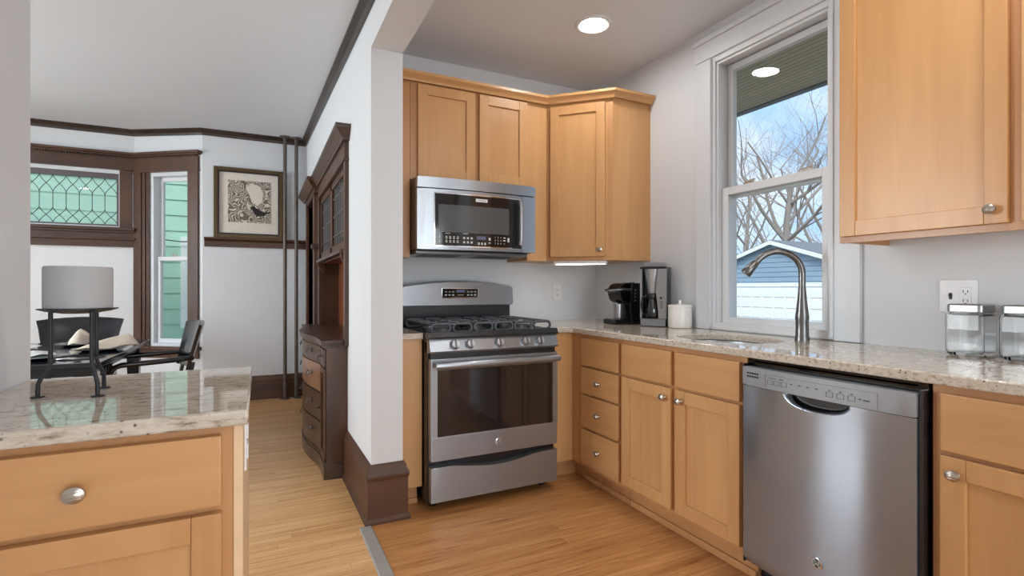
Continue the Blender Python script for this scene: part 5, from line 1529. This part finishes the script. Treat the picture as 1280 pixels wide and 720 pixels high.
# neighbour house in front of the bay: lapped mint siding
t = thing('neighbour_house', 'mint green clapboard neighbour house outside the dining windows', 'house', (-1.0, 8.6, -0.9))
b = MB(); z = -0.9
while z < 6.0:
    b.prism([(8.62, z), (8.598, z), (8.612, z + 0.22), (8.62, z + 0.22)], -9.0, 2.5, axis=0); z += 0.22
b.box((-9.0, 8.62, -0.9), (2.5, 9.0, 6.0)); build('siding', b, M['mint'], t)
b = MB(); b.box((-1.007, 8.55, 0.58), (-0.80, 8.62, 1.865), 0.004); build('vent_chase', b, M['ext_white'], t)
b = MB(); b.tube([(-2.2, 8.5, 1.93), (-1.0, 8.5, 1.80), (0.4, 8.5, 1.85)], 0.008, 6); build('cable', b, M['black'], t)
# blue garage
t = thing('garage', 'blue clapboard garage with white panelled door beyond the kitchen window', 'garage', (24, 16.8, -0.9))
gx, gyc, ghw, gez, gpz = 22.5, 16.8, 3.3, 2.30, 3.36
b = MB(); b.prism([(gyc - ghw, -0.9), (gyc + ghw, -0.9), (gyc + ghw, gez), (gyc, gpz), (gyc - ghw, gez)], gx + 0.04, gx + 7, axis=0)
z = -0.9
while z < 3.3:
    hwz = ghw if z < gez else ghw * max(0.05, (gpz - z - 0.1) / (gpz - gez))
    b.box((gx, gyc - hwz, z + 0.012), (gx + 0.05, gyc + hwz, z + 0.22)); z += 0.235
build('walls', b, M['blue_siding'], t)
b = MB()
for s in (-1, 1):
    b.prism([(gyc, gpz + 0.02), (gyc, gpz + 0.14), (gyc + s * (ghw + 0.4), gez - 0.11 + 0.12), (gyc + s * (ghw + 0.4), gez - 0.11)], gx - 0.25, gx + 7.2, axis=0)
build('roof', b, M['shingle'], t)
b = MB()
for s in (-1, 1):
    b.prism([(gyc, gpz - 0.09), (gyc, gpz + 0.10), (gyc + s * (ghw + 0.42), gez - 0.14 + 0.10), (gyc + s * (ghw + 0.42), gez - 0.14 - 0.09)], gx - 0.30, gx - 0.24, axis=0)
b.box((gx - 0.05, 14.08, -0.9), (gx, 14.3, 1.36)); b.box((gx - 0.05, 19.3, -0.9), (gx, 19.5, 1.36)); b.box((gx - 0.06, 14.08, 1.22), (gx, 19.5, 1.40)); build('trim', b, M['ext_white'], t)
b = MB(); b.box((gx - 0.02, 14.3, -0.9), (gx, 19.3, 1.22))
for i in range(8):
    for j in range(4):
        b.box((gx - 0.05, 14.36 + i * 0.62, -0.84 + j * 0.515), (gx - 0.02, 14.36 + i * 0.62 + 0.52, -0.84 + j * 0.515 + 0.41), 0.02, 1)
gd = build('garage_door', b, M['ext_white'], t)
# bare trees
def tree(x, y, h, r0, seed, label, lean=(0, 0), depth=7):
    rnd = random.Random(seed)
    b = MB()
    def grow(p, d, ln, r_, lv):
        n = 4 if lv else 7
        pts = [p]; rs = [r_]
        dd = d.copy()
        for k in range(n):
            dd = (dd + Vector((rnd.gauss(0, 0.09), rnd.gauss(0, 0.09), 0.03))).normalized()
            p = p + dd * ln / n
            pts.append(p); rs.append(r_ * (1 - 0.45 * (k + 1) / n))
        b.tube(pts, rs, 6 if lv < 2 else 4, cap=False)
        if lv >= depth: return
        kids = 2 if lv else 10
        for k in range(kids + (1 if rnd.random() < 0.75 else 0)):
            i = rnd.randint(max(1, len(pts) // 3), len(pts) - 1)
            ax = Vector((rnd.gauss(0, 1), rnd.gauss(0, 1), rnd.gauss(0.25, 0.5))).normalized()
            nd = (dd * 0.75 + ax * 0.75).normalized()
            grow(pts[i], nd, ln * rnd.uniform(0.5, 0.8), rs[i] * rnd.uniform(0.42, 0.62), lv + 1)
    grow(Vector((x, y, -0.9)), Vector((lean[0], lean[1], 1)).normalized(), h, r0, 0)
    o = build('bare_tree', b, M['bark'], recalc=False, smooth=60)
    return tag(o, label, 'tree', 'bare trees behind the garage')
tree(34.0, 24.3, 9.5, 0.33, 1, 'thick bare grey tree rising straight behind the garage roof')
tree(84.0, 56.9, 23, 0.68, 2, 'bare grey tree leaning right behind the right side of the garage roof', (0.08, -0.22))
tree(48.0, 38.9, 12.0, 0.27, 4, 'slim bare tree at the left side of the kitchen window view', (0.0, 0.04))
tree(112.0, 97.0, 25, 0.6, 6, 'far bare tree low behind the left eave of the garage')
tree(134.0, 76.0, 30, 0.8, 9, 'farthest bare tree, low on the skyline right of the garage peak')
